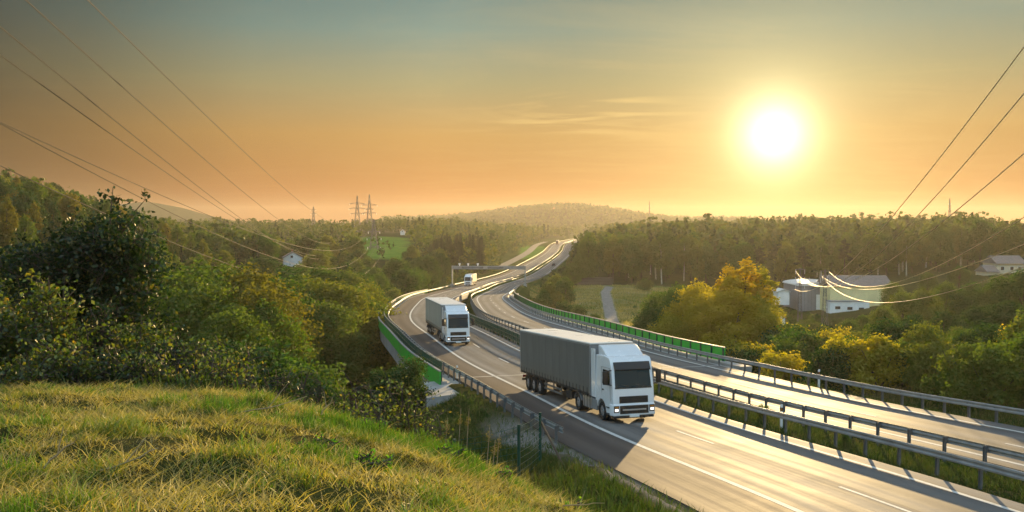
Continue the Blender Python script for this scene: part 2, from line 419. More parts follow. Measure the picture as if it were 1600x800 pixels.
def road_d(Y): return np.interp(Y, TABY, TABD)
def road_s(Y): return np.interp(Y, TABY, TABS)
def road_pt(Y, o, h=0.):
    """world point at distance Y, o metres across (0 = the edge line of the oncoming carriageway), h above the road"""
    Y = np.asarray(Y, float); d = road_d(Y); L = np.sqrt(1 + d * d)
    return np.stack([road_x(Y) + o / L, Y - o * d / L, road_h(Y) + h + CAMZ], -1)
BR0, BR1 = 66.0, 236.0      # where the bridge begins and ends
def sstep(a, b, x):
    t = np.clip((x - a) / (b - a), 0, 1); return t * t * (3 - 2 * t)

# ------------------------------------------------------------------ terrain
CP = np.array([
(0,0,-1.72),(-3,0,-1.7),(-8,0,-1.7),(3,0,-2.1),(6,0,-3.4),(-3.4,6,-1.93),(-1,6,-2.0),(.5,6,-2.45),(2.5,6,-3.9),(-8,6,-1.95),
(.64,9,-3.12),(-2,9,-2.32),(-6,9,-2.22),(-7.4,13,-2.55),(-5.5,13,-2.56),(-3.5,13,-2.62),(-2.14,12.5,-2.93),(-.86,12,-3.2),(.41,11.5,-3.55),(1.5,11,-4.1),(-12,13,-2.55),
(-9,17,-3.2),(-5,17,-3.6),(-3,17,-4.3),(-1,16,-4.7),(.8,15,-5.0),(2.2,14,-5.4),(-14,18,-3.3),
(-12,24,-5.2),(-7,24,-6),(-3,24,-7),(0,22,-7.2),(-18,26,-5.5),(-25,10,-2.2),(-40,0,-2),(0,-20,-1.5),(20,-20,-5),(-40,-40,-1),
(1,35,-9.2),(0,45,-11),(-4,60,-12.6),(-3,35,-9.6),(-9,38,-10.5),(-15,40,-11),(-25,45,-12.5),(-30,30,-8),
(-15,60,-15.5),(-25,70,-18),(-12,75,-16.5),(-18,95,-21),(-12,110,-24),(-35,95,-21),(-25,130,-25),(0,130,-25),(10,110,-24),(-45,130,-24),(-45,60,-15),(-55,90,-17),
(-86,150,-14),(-110,200,-5),(-143,250,3),(-180,330,6),(-60,150,-22),(-80,200,-18),(-124,300,-8),(-165,400,-8),(-50,200,-25),(-100,400,-20),(-87,350,-16),(-60,300,-23),(-150,600,-12),(-210,500,-4),
(-62,420,-15.5),(-72,500,-12.5),(-85,600,-9),(-30,250,-25),(-45,300,-24),(-22,450,-22.5),(0,600,-22),(0,900,-15),(-50,900,-9),(-100,1000,-10),(40,1400,-18),(0,1500,-12),(-300,1500,-12),
(30,140,-22),(20,190,-23),(32,310,-23),(64,300,-25),(90,200,-24),(100,270,-26),(114,400,-25),(45,95,-16),(130,600,-12),(60,500,-22),(90,700,-15),(200,400,-18),(35,70,-13),(50,100,-17),(75,150,-20),(110,220,-21.5),(150,300,-18),(60,70,-14),(80,90,-16),(200,250,-14),(40,40,-10.5),(40,20,-10),(100,60,-13),(100,0,-11),(300,200,-12),(300,600,-10),
(-3000,0,-14),(3000,0,-14),(0,3200,-16),(-1500,2500,-14),(1500,2500,-14),(800,1500,-12),(-800,1200,-10),(0,-3000,-14),(4500,4500,-16),(-4500,4500,-16),(0,5000,-16),(-4500,-3000,-14),(4500,-3000,-14)], float)
def _warp(X, Y):
    r = np.sqrt(X * X + Y * Y) + 1e-9; k = 20 * np.arcsinh(r / 20) / r; return X * k, Y * k
_cu, _cv = _warp(CP[:, 0], CP[:, 1])
def _tps(r2): return np.where(r2 > 0, .5 * r2 * np.log(r2 + 1e-12), 0)
_n = len(CP); _A = np.zeros((_n + 3, _n + 3)); _A[:_n, :_n] = _tps((_cu[:, None] - _cu) ** 2 + (_cv[:, None] - _cv) ** 2) + np.eye(_n) * .15
_A[:_n, _n] = 1; _A[:_n, _n + 1] = _cu; _A[:_n, _n + 2] = _cv; _A[_n:, :_n] = _A[:_n, _n:].T
_w = np.linalg.solve(_A, np.concatenate([CP[:, 2], [0, 0, 0]]))
def ground_h(X, Y):
    """terrain height relative to the camera"""
    X = np.atleast_1d(np.asarray(X, float)); Y = np.atleast_1d(np.asarray(Y, float)); sh = X.shape; x = X.ravel(); y = Y.ravel()
    u, v = _warp(x, y); b = np.empty(len(x))
    for i in range(0, len(x), 20000):
        uu, vv = u[i:i + 20000], v[i:i + 20000]
        b[i:i + 20000] = _tps((uu[:, None] - _cu) ** 2 + (vv[:, None] - _cv) ** 2) @ _w[:_n] + _w[_n] + _w[_n + 1] * uu + _w[_n + 2] * vv
    for gx, gy, sx, sy, a in ((130, 2050, 205, 240, 47), (-760, 1850, 130, 260, 56), (480, 2300, 400, 240, 20), (-340, 2100, 340, 280, 14), (1600, 2400, 600, 350, 20)):
        b += a * np.exp(-((x - gx) / sx) ** 2 - ((y - gy) / sy) ** 2)
    r = np.sqrt(x * x + y * y)
    b += ((fbm(x * .9, y * .9, 3, 3) - .5) * .40 + (fbm(x * 2.6, y * 2.6, 13, 2) - .5) * .15) * np.clip(r / 9, .5, 1) + (fbm(x * .12, y * .12, 9, 3) - .5) * 1.4 * sstep(18, 60, r)
    o = (x - road_x(y)) / np.sqrt(1 + road_d(y) ** 2); rh = road_h(y)
    lo = -3.9 - 17 * sstep(330, 400, y); hi = 20.3
    d = np.maximum(np.maximum(lo - o, o - hi), 0)
    br = sstep(BR0 - 2, BR0 + 7, y) * (1 - sstep(BR1 - 7, BR1 + 2, y))
    up = rh - .10 + d * (1.05 - .6 * sstep(40, 90, y)) - br * 3.2
    low = rh - .10 - .55 * d - br * 60
    k = (y < 1540)
    return np.where(k, np.maximum(np.minimum(b, up), low), b).reshape(sh)
def gh(x, y): return float(ground_h([x], [y])[0])
def gz(x, y): return gh(x, y) + CAMZ

def axis(segs):
    out = [segs[0][0]]
    for a, b, st in segs:
        n = max(1, int(round((b - a) / st))); out += list(np.linspace(a, b, n + 1)[1:])
    return np.array(out)
gxs = axis([(-2800, -1000, 180), (-1000, -300, 50), (-300, -60, 6), (-60, -14, 1.5), (-14, 8, .3), (8, 45, 1.0), (45, 120, 2.5), (120, 400, 8), (400, 1000, 50), (1000, 2800, 180)])
gys = axis([(-1500, -200, 130), (-200, -10, 10), (-10, 4, 1), (4, 22, .3), (22, 120, 1.0), (120, 340, 2.2), (340, 700, 8), (700, 2800, 30)])
GXX, GYY = np.meshgrid(gxs, gys); HH = ground_h(GXX, GYY)
nx, ny = len(gxs), len(gys)
ii = np.arange(nx * ny).reshape(ny, nx)
Q = np.stack([ii[:-1, :-1], ii[:-1, 1:], ii[1:, 1:], ii[1:, :-1]], -1).reshape(-1, 4)
fx, fy = GXX.ravel(), GYY.ravel()
ro = (fx - road_x(fy)) / np.sqrt(1 + road_d(fy) ** 2)
ratio = fx / np.maximum(fy, 1)
a_field = (sstep(405, 425, fy) * (1 - sstep(600, 640, fy)) * sstep(-.172, -.166, ratio) * (1 - sstep(-.118, -.112, ratio)) +
           sstep(560, 600, fy) * (1 - sstep(800, 840, fy)) * sstep(.005, .012, ratio) * (1 - sstep(.034, .04, ratio)))
a_mead = sstep(170, 190, fy) * (1 - sstep(330, 350, fy)) * sstep(.035, .05, ratio) * (1 - sstep(.17, .19, ratio))
a_grav = ((1 - sstep(44, 52, fy)) * np.maximum(sstep(-5.2, -4.7, ro) * (1 - sstep(-3.2, -3.0, ro)), 0)) * (.35 + .65 * (vnoise(fx * .8, fy * .8, 5) > .35))
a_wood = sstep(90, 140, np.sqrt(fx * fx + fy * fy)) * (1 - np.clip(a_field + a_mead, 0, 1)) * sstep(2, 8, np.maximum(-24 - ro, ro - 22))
V = np.stack([fx, fy, HH.ravel() + CAMZ], -1)
g = G('ground_soil_and_turf'); P = g.node('NewGeometry').outputs['Position']
n1 = g.noise(P, 1.1, 6, .62); n2 = g.noise(P, .13, 4, .55); n3 = g.noise(P, 14, 3, .6)
turf = g.ramp(n1, [(.3, (.022, .03, .010)), (.5, (.05, .06, .014)), (.66, (.10, .08, .03)), (.8, (.15, .11, .05))])
turf = g.mix(g.math('MULTIPLY', n3, .5), turf, (.05, .035, .02))
green = g.ramp(n2, [(.35, (.07, .17, .02)), (.65, (.11, .22, .03))])
straw = g.ramp(g.noise(P, .22, 5, .6), [(.3, (.10, .12, .03)), (.5, (.20, .19, .07)), (.62, (.34, .29, .16)), (.8, (.14, .15, .05))])
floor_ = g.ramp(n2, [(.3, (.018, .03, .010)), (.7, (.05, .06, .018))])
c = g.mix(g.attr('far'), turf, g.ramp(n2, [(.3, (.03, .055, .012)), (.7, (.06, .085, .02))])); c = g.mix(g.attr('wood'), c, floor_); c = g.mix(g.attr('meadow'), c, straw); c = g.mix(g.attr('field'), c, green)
c = g.mix(g.attr('gravel'), c, g.ramp(n3, [(.3, (.10, .095, .085)), (.7, (.30, .28, .25))]))
g.set(color=c, rough=1.0, spec=.0); g.bump(g.noise(P, 6, 5, .65), .6, .08); M['ground'] = g.m
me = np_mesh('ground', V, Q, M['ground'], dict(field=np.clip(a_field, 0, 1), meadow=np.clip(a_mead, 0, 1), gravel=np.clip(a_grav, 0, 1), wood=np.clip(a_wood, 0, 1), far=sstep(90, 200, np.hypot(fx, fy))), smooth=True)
ground = tag(link('ground', me), kind='structure')
GROUND_MIN = float(V[:, 2].min())

# ------------------------------------------------------------------ carriageways, markings
def sweep(name, ys, offs, mat, h=0., closed=False, kind='structure', parent=None, thick=None):
    """surface swept along the road: offs is a list of (across, up)"""
    ys = np.asarray(ys, float); k = len(offs)
    P = np.concatenate([road_pt(ys, o, u + h)[:, None, :] for o, u in offs], 1); n = len(ys)
    uv = np.stack([np.tile([o for o, u in offs], (n, 1)), np.tile(road_s(ys)[:, None], (1, k))], -1).reshape(-1, 2)
    idx = np.arange(n * k).reshape(n, k); kk = k if closed else k - 1
    Q = np.concatenate([np.stack([idx[:-1, j], idx[:-1, (j + 1) % k], idx[1:, (j + 1) % k], idx[1:, j]], -1) for j in range(kk)])
    me = np_mesh(name, P.reshape(-1, 3), Q, mat, uv=uv)
    if closed:
        bm = bmesh.new(); bm.from_mesh(me); bm.verts.ensure_lookup_table()
        bm.faces.new([bm.verts[i] for i in range(k)]); bm.faces.new([bm.verts[i] for i in range((n - 1) * k, n * k)])
        bmesh.ops.recalc_face_normals(bm, faces=bm.faces); bm.to_mesh(me); bm.free()
    o = link(name, me, parent)
    if kind: tag(o, kind=kind)
    return o
YROAD = np.concatenate([np.arange(-60, 20, 2), np.arange(20, 420, 1.), np.arange(420, 1000, 5), np.arange(1000, 1521, 20)])
sweep('oncoming_carriageway', YROAD, [(-3.1, -.3), (-3.0, 0), (0, .0), (3.1, .0), (6.2, 0), (7.35, 0), (7.45, -.3)], M['asphalt'])
sweep('outgoing_carriageway', YROAD, [(11.1, -.3), (11.2, 0), (12, .0), (14.8, .0), (17.6, 0), (18.9, 0), (19.0, -.3)], M['asphalt'])
def stripe(name, o, w, ys): sweep(name, ys, [(o - w / 2, 0), (o + w / 2, 0)], M['paint'], h=.005)
stripe('edge_line', 0, .24, YROAD); stripe('edge_line', 6.45, .2, YROAD); stripe('edge_line', 12.0, .2, YROAD); stripe('edge_line', 17.75, .22, YROAD)
def dashes(o, y0):
    Vs = []; Qs = []
    y = y0
    while y < 420:
        ys = np.linspace(y, y + 3.6, 5); a = road_pt(ys, o - .07, .005); b = road_pt(ys, o + .07, .005); n0 = sum(len(v) for v in Vs)
        Vs.append(np.concatenate([a, b])); Qs += [(n0 + i, n0 + 5 + i, n0 + 6 + i, n0 + 1 + i) for i in range(4)]; y += 12
    tag(link('lane_dashes', np_mesh('lane_dashes', np.concatenate(Vs), np.array(Qs), M['paint'])), kind='structure')
dashes(3.25, 27.2); dashes(14.9, 31)
# expansion joints of the bridge, pale strips across the carriageways
for yj in (BR0 + 1.5,):
    for a, b in ((-3, 7.35), (11.2, 18.9)):
        sweep('bridge_joint', [yj, yj + .3], [(a, 0), (b, 0)], M['concrete'], h=.006)

# bridge: deck slab, edge beams
YB = np.arange(BR0, BR1 + .1, 1.5)
bridge = thing('motorway_bridge', 'concrete viaduct carrying the curved motorway over the valley', 'bridge', tuple(road_pt(150, 8)[:3]))
inv = Matrix.Translation(-Vector(road_pt(150, 8)))
def under(root, name, ys, offs, mat, closed=True):
    o = sweep(name, ys, offs, mat, closed=closed, kind=None); o.parent = root; o.matrix_parent_inverse = root.matrix_basis.inverted(); return o
under(bridge, 'deck_slab', YB, [(-4.03, -.16), (7.6, -.16), (7.4, -1.4), (-3.1, -1.4)], M['concrete'])
under(bridge, 'deck_slab', YB, [(11.0, -.16), (19.9, -.16), (19.2, -1.4), (11.2, -1.4)], M['concrete'])
under(bridge, 'edge_beam', YB, [(-4.45, .02), (-4.05, .02), (-4.05, -1.4), (-4.4, -1.95)], M['concrete'])
under(bridge, 'edge_beam', YB, [(19.92, .05), (20.9, .05), (20.8, -.9), (19.92, -.9)], M['concrete'])
for y in (102, 135, 168, 201):
    for o in (-1.5, 6, 12.5, 18.5):
        p = road_pt(y, o, -1.38); base = gz(p[0], p[1]) - .5
        if base > p[2] - .6: continue
        ob = MB().tube([(p[0], p[1], base), (p[0], p[1], p[2])], .7, 12).build('pier', M['concrete'], bridge, smooth=True); ob.matrix_parent_inverse = bridge.matrix_basis.inverted()
# abutment slab beside the road where the bridge begins
ys = np.arange(BR0 - 5, BR0 + 2.1, 1)
under(bridge, 'abutment', ys, [(-6.4, -.35), (-3.12, -.12), (-3.12, -1.6), (-6.4, -2.6)], M['concrete'])

# ------------------------------------------------------------------ guard rails (beam swept along the road, posts every 2 m)
WB = [(0, -.15), (.045, -.13), (.05, -.07), (.005, -.02), (.005, .02), (.05, .07), (.045, .13), (0, .15)]
def guard_rail(label, o, face, y0, y1, npost, p0, hub=.66, mat='steel', zpost=0., step=2.0):
    root = thing('guard_rail', label, 'guard rail', tuple(road_pt(max(y0, 30), o)), group='steel guard rails along the motorway')
    iv = root.matrix_basis.inverted()
    prof = [(o + face * a, hub + b) for a, b in WB] + [(o + face * (a - .012), hub + b) for a, b in WB[::-1]]
    ys = np.concatenate([np.arange(y0, 60, 1.0), np.arange(60, min(y1, 400), 2.), np.arange(400, y1, 10)]) if y1 > 60 else np.arange(y0, y1, 1.)
    b = sweep('rail_beam', ys, prof, M[mat], closed=True, kind=None, parent=root); b.matrix_parent_inverse = iv
    y = p0
    pm = MB(); pm.box(-.05, .05, -.06, -.045, -.6, hub + .1); pm.box(-.05, .05, .045, .06, -.6, hub + .1); pm.box(-.012, .012, -.045, .045, -.6, hub + .1)
    pme = pm.mesh('post', M['steel_dark'])
    sp = MB().box(-.06, .06, -.05, .05, -.13, .13).mesh('spacer', M['steel_dark'])
    for i in range(npost):
        p = road_pt(y, o - face * .12); ob = link('post', pme, root); ob.matrix_parent_inverse = iv
        ob.location = p; ob.rotation_euler = (0, 0, -math.atan(float(road_d(y))))
        q = link('spacer', sp, ob); q.location = (face * .065, 0, hub)
        y += step / math.sqrt(1 + float(road_d(y)) ** 2)
    return root
guard_rail('grey steel guard rail along the brown hard shoulder by the wire fence', -3.15, 1, 41.5, 250, 95, 42)
guard_rail('grey steel guard rail on the median edge next to the lane of the leading lorry', 8.2, -1, -40, 1100, 95, 20)
guard_rail('grey steel guard rail on the far edge of the grass median beside the empty carriageway', 10.7, 1, -40, 1100, 95, 20)
guard_rail('grey steel guard rail before the roadside bushes on the outer edge of the empty carriageway', 19.25, -1, -40, 420, 95, 24)
guard_rail('sunlit steel guard rail along the distant oncoming carriageway beyond the gantry', -3.2, 1, 252, 1300, 40, 254, step=4)

# green noise barriers on the bridge edges and green railings
def barrier(label, o, y0, y1, z0, z1, side):
    root = thing('noise_barrier', label, 'noise barrier', tuple(road_pt(y0, o)), group='green barriers on the viaduct edges'); iv = root.matrix_basis.inverted()
    ys = np.arange(y0, y1, 1.0)
    ob = sweep('panel', ys, [(o - .05, z0), (o + .05, z0), (o + .05, z1), (o - .05, z1)], M['green_paint'], closed=True, kind=None, parent=root); ob.matrix_parent_inverse = iv
    ob = sweep('cap_rail', ys, [(o - .09, z1 + .002), (o + .09, z1 + .002), (o + .09, z1 + .09), (o - .09, z1 + .09)], M['steel'], closed=True, kind=None, parent=root); ob.matrix_parent_inverse = iv
    pme = MB().box(-.07, .07, -.06, .06, z0, z1 + .05).mesh('post', M['green_dark'])
    for i, y in enumerate(np.arange(y0 + .1, y1, 2.0)):
        if i >= 95: break
        ob = link('post', pme, root); ob.matrix_parent_inverse = iv; ob.location = road_pt(y, o + side * .09); ob.rotation_euler = (0, 0, -math.atan(float(road_d(y))))
    return root
barrier('bright green parapet wall on the outer curve of the viaduct behind the second lorry', -4.55, 66, 246, -.42, .74, 1)
barrier('green barrier panel along the inner curve of the viaduct before the meadow', 20.5, 69.5, 216, .1, 1.18, -1)
def railing(label, o, y0, y1, h=1.1):
    root = thing('bridge_railing', label, 'railing', tuple(road_pt(y0, o)), group='green railings on the viaduct'); iv = root.matrix_basis.inverted()
    ys = np.arange(y0, y1, 1.)
    for nm, a, b in (('top_rail', h - .07, h), ('middle_rail', h * .5, h * .5 + .05), ('bottom_rail', .1, .15)):
        ob = sweep(nm, ys, [(o - .035, a), (o + .035, a), (o + .035, b), (o - .035, b)], M['green_dark' if nm != 'top_rail' else 'steel'], closed=True, kind=None, parent=root); ob.matrix_parent_inverse = iv
    pme = MB().box(-.06, .06, -.05, .05, -.15, h + .01).mesh('post', M['green_dark'])
    bars = MB()
    for k in range(1, 14): bars.box(-.012, .012, k * .14 - .009, k * .14 + .009, .15, h - .07)
    bme = bars.mesh('baluster', M['green_dark'])
    for i, y in enumerate(np.arange(y0 + .1, y1 - 2, 2.0)):
        if i >= 48: break
        ob = link('post', pme, root); ob.matrix_parent_inverse = iv; ob.location = road_pt(y, o); ob.rotation_euler = (0, 0, -math.atan(float(road_d(y))))
        dz = float(road_h(y + 2) - road_h(y)); b2 = link('balusters', bme, ob); b2.location = (0, 0, dz * .5)
    return root
railing('dark green post and bar railing between the green parapet and the hard shoulder', -3.75, 69.5, 168)
railing('dark green railing along the median gap beside the oncoming lanes of the viaduct', 7.75, 72, 168, 1.05)

# ------------------------------------------------------------------ lorries
def circle(y, z, r, a0, a1, n): return [(y + r * math.cos(R(a0 + (a1 - a0) * i / n)), z + r * math.sin(R(a0 + (a1 - a0) * i / n))) for i in range(n + 1)]
def wheel(parent, x0, x1, y, r=.5, name='wheel', dual=False):
    """tyre as a lathe about the x axis, with an alloy rim as its child"""
    prof = [(x0, r * .60), (x0, r * .93), (x0 + (x1 - x0) * .12, r), (x0 + (x1 - x0) * .88, r), (x1, r * .93), (x1, r * .60)]
    n = 28; m = MB(); vs = []; fs = []
    for i in range(n):
        t = 2 * math.pi * i / n
        for x, q in prof: vs.append((x, q * math.cos(t), q * math.sin(t)))
    k = len(prof)
    for i in range(n):
        for j in range(k): fs.append((i * k + j, i * k + (j + 1) % k, ((i + 1) % n) * k + (j + 1) % k, ((i + 1) % n) * k + j))
    m.add(vs, fs); w = m.build(name, M['rubber'], parent, smooth=True, loc=(0, y, r))
    s = 1 if x1 + x0 > 0 else -1; xo = max(x0, x1) if s > 0 else min(x0, x1)
    q = MB(); q.cyl_x(xo - s * .10, xo - s * .05, 0, 0, r * .6, 24); q.cyl_x(xo - s * .051, xo + s * .02, 0, 0, r * .25, 16)
    for i in range(10):
        t = 2 * math.pi * i / 10; q.cyl_x(xo - s * .051, xo - s * .02, r * .42 * math.cos(t), r * .42 * math.sin(t), .025, 6)
    q.build('rim', M['chrome'], w, smooth=True)
    return w

def make_lorry(label, tarp, mat):
    t = thing('articulated_lorry', label, 'lorry', mat=mat, group='articulated lorries on the oncoming carriageway')
    # local axes: +y forward (front of cab at y=0), +x to the driver's right hand side as seen facing forward, z up
    W = 1.275
    # --- semi-trailer
    cm = MB(); cm.box(-W, W, -16.5, -2.95, 1.22, 3.9)
    m = MB(); m.box(-W - .004, W + .004, -16.52, -2.93, 3.905, 3.985); m.build('trailer_roof', M['white_sheet'], t, bevel=.03)
    m = MB(); m.box(-W - .012, W + .012, -16.53, -2.92, 3.82, 3.90)
    for x in (-W - .012, W - .09):
        for y in (-16.53, -3.04): m.box(x, x + .102, y, y + .12, 1.12, 3.818)
    m.build('trailer_frame', M['grey_plastic'], t)
    m = MB(); m.box(-W + .1, W - .1, -2.925, -2.86, 1.25, 3.8); m.build('bulkhead', M['grey_plastic'], t, bevel=.02)
    m = MB(); m.box(-W - .006, W + .006, -16.5, -2.94, 1.08, 1.218); m.build('side_rave', M['chassis'], t)
    for s in (-1, 1):
        y = -16.2
        while y < -3.1:
            x = s * (W + .012); cm.box(x - .01, x + .01, y - .028, y + .028, 1.02, 1.50, 1); cm.box(x - .02, x + .02, y - .05, y + .05, 1.16, 1.26, 1); y += .58
    cm.build('trailer_curtain', [M[tarp], M['black']], t)
    m = MB()
    for x in (-.5, .42): m.box(x, x + .09, -16.3, -3.2, .82, 1.078)
    for y in (-14.9, -13.6, -12.3, -9, -6.5): m.box(-.9, .9, y - .06, y + .06, .78, 1.0)
    for s in (-1, 1):
        m.box(s * .9 - .06, s * .9 + .06, -7.6, -7.45, .35, 1.07); m.box(s * .9 - .14, s * .9 + .14, -7.65, -7.4, .30, .36)
    m.build('trailer_chassis', M['chassis'], t)
    m = MB(); m.box(-1.2, 1.2, -16.42, -16.3, .5, .66); m.box(-.7, -.6, -16.4, -16.3, .66, 1.08); m.box(.6, .7, -16.4, -16.3, .66, 1.08); m.build('rear_bumper', M['chassis'], t, bevel=.02)
    for s in (-1, 1):
        m = MB(); m.box(s * 1.0 - .13, s * 1.0 + .13, -16.46, -16.42, .7, .86); m.build('tail_light', M['red_lens'], t)
        m = MB()
        for z in (.52, .78): m.box(s * 1.22 - .02, s * 1.22 + .02, -11.3, -8.0, z, z + .11)
        for y in (-11.2, -9.6, -8.1): m.box(s * 1.16 - .03, s * 1.16 + .03, y - .04, y + .04, .5, 1.07)
        m.build('side_guard', M['steel_dark'], t)
        m = MB(); m.box(s * 1.0 - .18, s * 1.0 + .18, -7.3, -6.3, .5, 1.0); m.build('pallet_box', M['chassis'], t, bevel=.03)
        for y in (-14.9, -13.6, -12.3): wheel(t, s * 1.25 if s < 0 else .87, -.87 if s < 0 else 1.25, y)
        m = MB(); prof = circle(0, 0, .56, 25, 155, 12); prof += [(a * .96, b * .96) for a, b in prof[::-1]]
        for y in (-14.9, -13.6, -12.3): m.prism_x([(a + y, b + .5) for a, b in prof], s * 1.26 if s < 0 else .85, -.85 if s < 0 else 1.26)
        m.build('mudguard', M['black'], t)
    m = MB(); m.box(-.3, .3, -16.545, -16.53, 1.1, 1.2); m.build('number_plate', M['wall_white'], t)
    # --- tractor unit
    m = MB(); m.box(-.45, -.36, -5.9, -.9, .62, .9); m.box(.36, .45, -5.9, -.9, .62, .9); m.box(-.4, .4, -5.2, -4.5, .9, 1.06); m.box(-1, 1, -1.5, -1.3, .42, .6); m.box(-1, 1, -5.2, -5.0, .42, .6)
    m.build('tractor_chassis', M['chassis'], t)
    arch = circle(-1.42, .5, .63, 178, 2, 14)
    # side outline of the cab, front at y=0
    prof = [(-2.3, .98), (-2.08, .95)] + [(a, b) for a, b in arch if b > .56] + [(-.74, .42), (-.04, .40), (.0, .52), (0, 1.05), (-.03, 1.78), (-.20, 2.80), (-.36, 3.24), (-.52, 3.36), (-1.0, 3.42), (-2.3, 3.42)]
    m = MB(); m.prism_x(prof, -1.24, 1.24); 
    m.v = [(x * (1 - .055 * max(0, (z - 1.9) / 1.5) - .075 * min(1, max(0, (y + .45) / .40))), y, z) for x, y, z in m.v]
    m.build('cab', M['white_paint'], t, bevel=.10, seg=4, smooth=True, angle=50)
    dp = [(-.98, 3.40), (-1.18, 3.52), (-1.75, 3.84), (-2.1, 3.93), (-2.25, 3.93), (-2.25, 3.40)]
    m = MB(); m.prism_x(dp, -1.05, 1.05); m.build('roof_deflector', M['white_paint'], t, bevel=.06, seg=3, smooth=True, angle=50)
    for s in (-1, 1):
        m = MB(); m.box(s * 1.235 - .02, s * 1.235 + .02, -2.86, -2.25, 1.1, 3.72); m.build('side_deflector', M['white_paint'], t, bevel=.015)
    # glass: front pane follows the rake of the front
    def slab(p0, p1, x0, x1, th, dx=0.):
        """panel from p0 to p1 (y,z), proud of the cab by th"""
        d = Vector((p1[0] - p0[0], p1[1] - p0[1])).normalized(); nrm = Vector((d.y, -d.x)); 
        if nrm.x < 0: nrm = -nrm
        a = Vector(p0) + nrm * th; b = Vector(p1) + nrm * th; c = Vector(p1) - nrm * .03; e = Vector(p0) - nrm * .03
        return MB().add([(x0, *a), (x1, *a), (x1 - dx, *b), (x0 + dx, *b), (x0, *e), (x1, *e), (x1 - dx, *c), (x0 + dx, *c)],
                        [(0, 1, 2, 3), (7, 6, 5, 4), (0, 4, 5, 1), (1, 5, 6, 2), (2, 6, 7, 3), (3, 7, 4, 0)])
    slab((-.048, 1.86), (-.205, 2.79), -1.01, 1.01, .022, .03).build('windscreen', M['glass'], t, bevel=.012)
    slab((-.036, 1.79), (-.050, 1.856), -1.03, 1.03, .03).build('wiper_panel', M['black'], t, bevel=.01)
    wp = MB()
    for x in (-.75, .05): wp.tube([(x, .0, 1.86), (x + .62, -.03, 2.0)], .012, 5)
    wp.build('wiper', M['black'], t)
    v = MB(); v.prism_x([(-.19, 2.80), (-.07, 2.72), (-.04, 2.78), (-.22, 3.16), (-.34, 3.14)], -1.0, 1.0); v.build('sun_visor', M['black'], t, bevel=.02)
    slab((.0, 1.05), (-.012, 1.40), -.80, .80, .02).build('upper_grille', M['black'], t, bevel=.015)
    gl = MB()
    for z in (1.12, 1.2, 1.28, 1.36): gl.box(-.76, .76, .0, .032, z - .012, z + .012)
    gl.build('grille_slats', M['chassis'], t)
    m = MB(); m.add([(x * (1.245 if y < -.1 else 1.165), y, z) for z in (.40, 1.0) for x, y in ((-1, -.34), (1, -.34), (1, .055), (-1, .055))], [(3, 2, 1, 0), (4, 5, 6, 7), (0, 1, 5, 4), (1, 2, 6, 5), (2, 3, 7, 6), (3, 0, 4, 7)]); m.build('bumper', M['white_paint'], t, bevel=.06, seg=3, smooth=True)
    m = MB(); m.box(-.80, .80, .04, .075, .50, .93); m.build('lower_grille', M['black'], t, bevel=.02)
    m = MB(); m.box(-.66, .66, .07, .095, .67, .745); m.build('grille_bar', M['chrome'], t, bevel=.01)
    m = MB(); m.box(-1.12, 1.12, -.3, .03, .27, .398); m.build('front_skirt', M['black'], t, bevel=.03)
    m = MB(); m.box(-.27, .27, .05, .085, .33, .45); m.build('number_plate', M['wall_white'], t)
    for s in (-1, 1):
        m = MB(); m.box(s * .99 - .15, s * .99 + .15, .03, .075, .58, .93); m.build('headlight_housing', M['black'], t, bevel=.03)
        m = MB(); m.box(s * .99 - .10, s * .99 + .10, .07, .10, .64, .78); h = m.build('headlight', M['lamp'], t, bevel=.03)
        m = MB(); m.box(s * .99 - .10, s * .99 + .10, .07, .09, .82, .89); m.build('indicator', M['amber'], h)
        # side window, door seams, handle, steps
        m = MB(); x = s * 1.222
        m.add([(x - .012, -.28, 2.0), (x - .012, -.36, 2.72), (x - .012, -1.15, 2.74), (x - .012, -1.3, 1.98), (x + .012, -.28, 2.0), (x + .012, -.36, 2.72), (x + .012, -1.15, 2.74), (x + .012, -1.3, 1.98)],
              [(0, 1, 2, 3), (7, 6, 5, 4), (0, 4, 5, 1), (1, 5, 6, 2), (2, 6, 7, 3), (3, 7, 4, 0)]); m.build('side_window', M['glass'], t)
        m = MB()
        for a, b in (((-.2, 1.15), (-.26, 2.85)), ((-1.42, 1.2), (-1.42, 2.85)), ((-.26, 2.85), (-1.42, 2.85))): m.tube([(x, *a), (x, *b)], .011, 4)
        d = m.build('door_seam', M['grey_plastic'], t)
        m = MB(); m.box(x - .03, x + .03, -1.3, -1.12, 1.62, 1.70); m.build('door_handle', M['black'], d, bevel=.01)
        m = MB()
        for z in (.46, .78): m.box(s * 1.22 - .05, s * 1.22 + .05, -.72, -.3, z, z + .05)
        m.build('step', M['black'], t)
        # mirrors
        m = MB(); m.box(s * 1.50 - .13, s * 1.50 + .13, -.28, -.10, 2.02, 2.72); mi = m.build('mirror', M['black'], t, bevel=.05, seg=2, smooth=True)
        for za, zb in ((2.75, 2.70), (1.98, 2.04)): MB().tube([(s * 1.15, -.2, za), (s * 1.5, -.18, zb)], .03, 6).build('mirror_arm', M['black'], mi)
        wheel(t, s * 1.22 if s < 0 else .92, -.92 if s < 0 else 1.22, -1.42); wheel(t, s * 1.22 if s < 0 else .66, -.66 if s < 0 else 1.22, -5.1)
        m = MB(); pr = circle(0, 0, .58, 15, 165, 12); pr += [(a * .95, b * .95) for a, b in pr[::-1]]
        m.prism_x([(a - 5.1, b + .5) for a, b in pr], s * 1.24 if s < 0 else .62, -.62 if s < 0 else 1.24); m.build('mudguard', M['grey_plastic'], t)
        m = MB(); m.box(s * .93 - .28, s * .93 + .28, -4.35, -2.95, .38, 1.02); tk = m.build('fuel_tank', M['chrome'], t, bevel=.08, seg=3, smooth=True)
        m = MB()
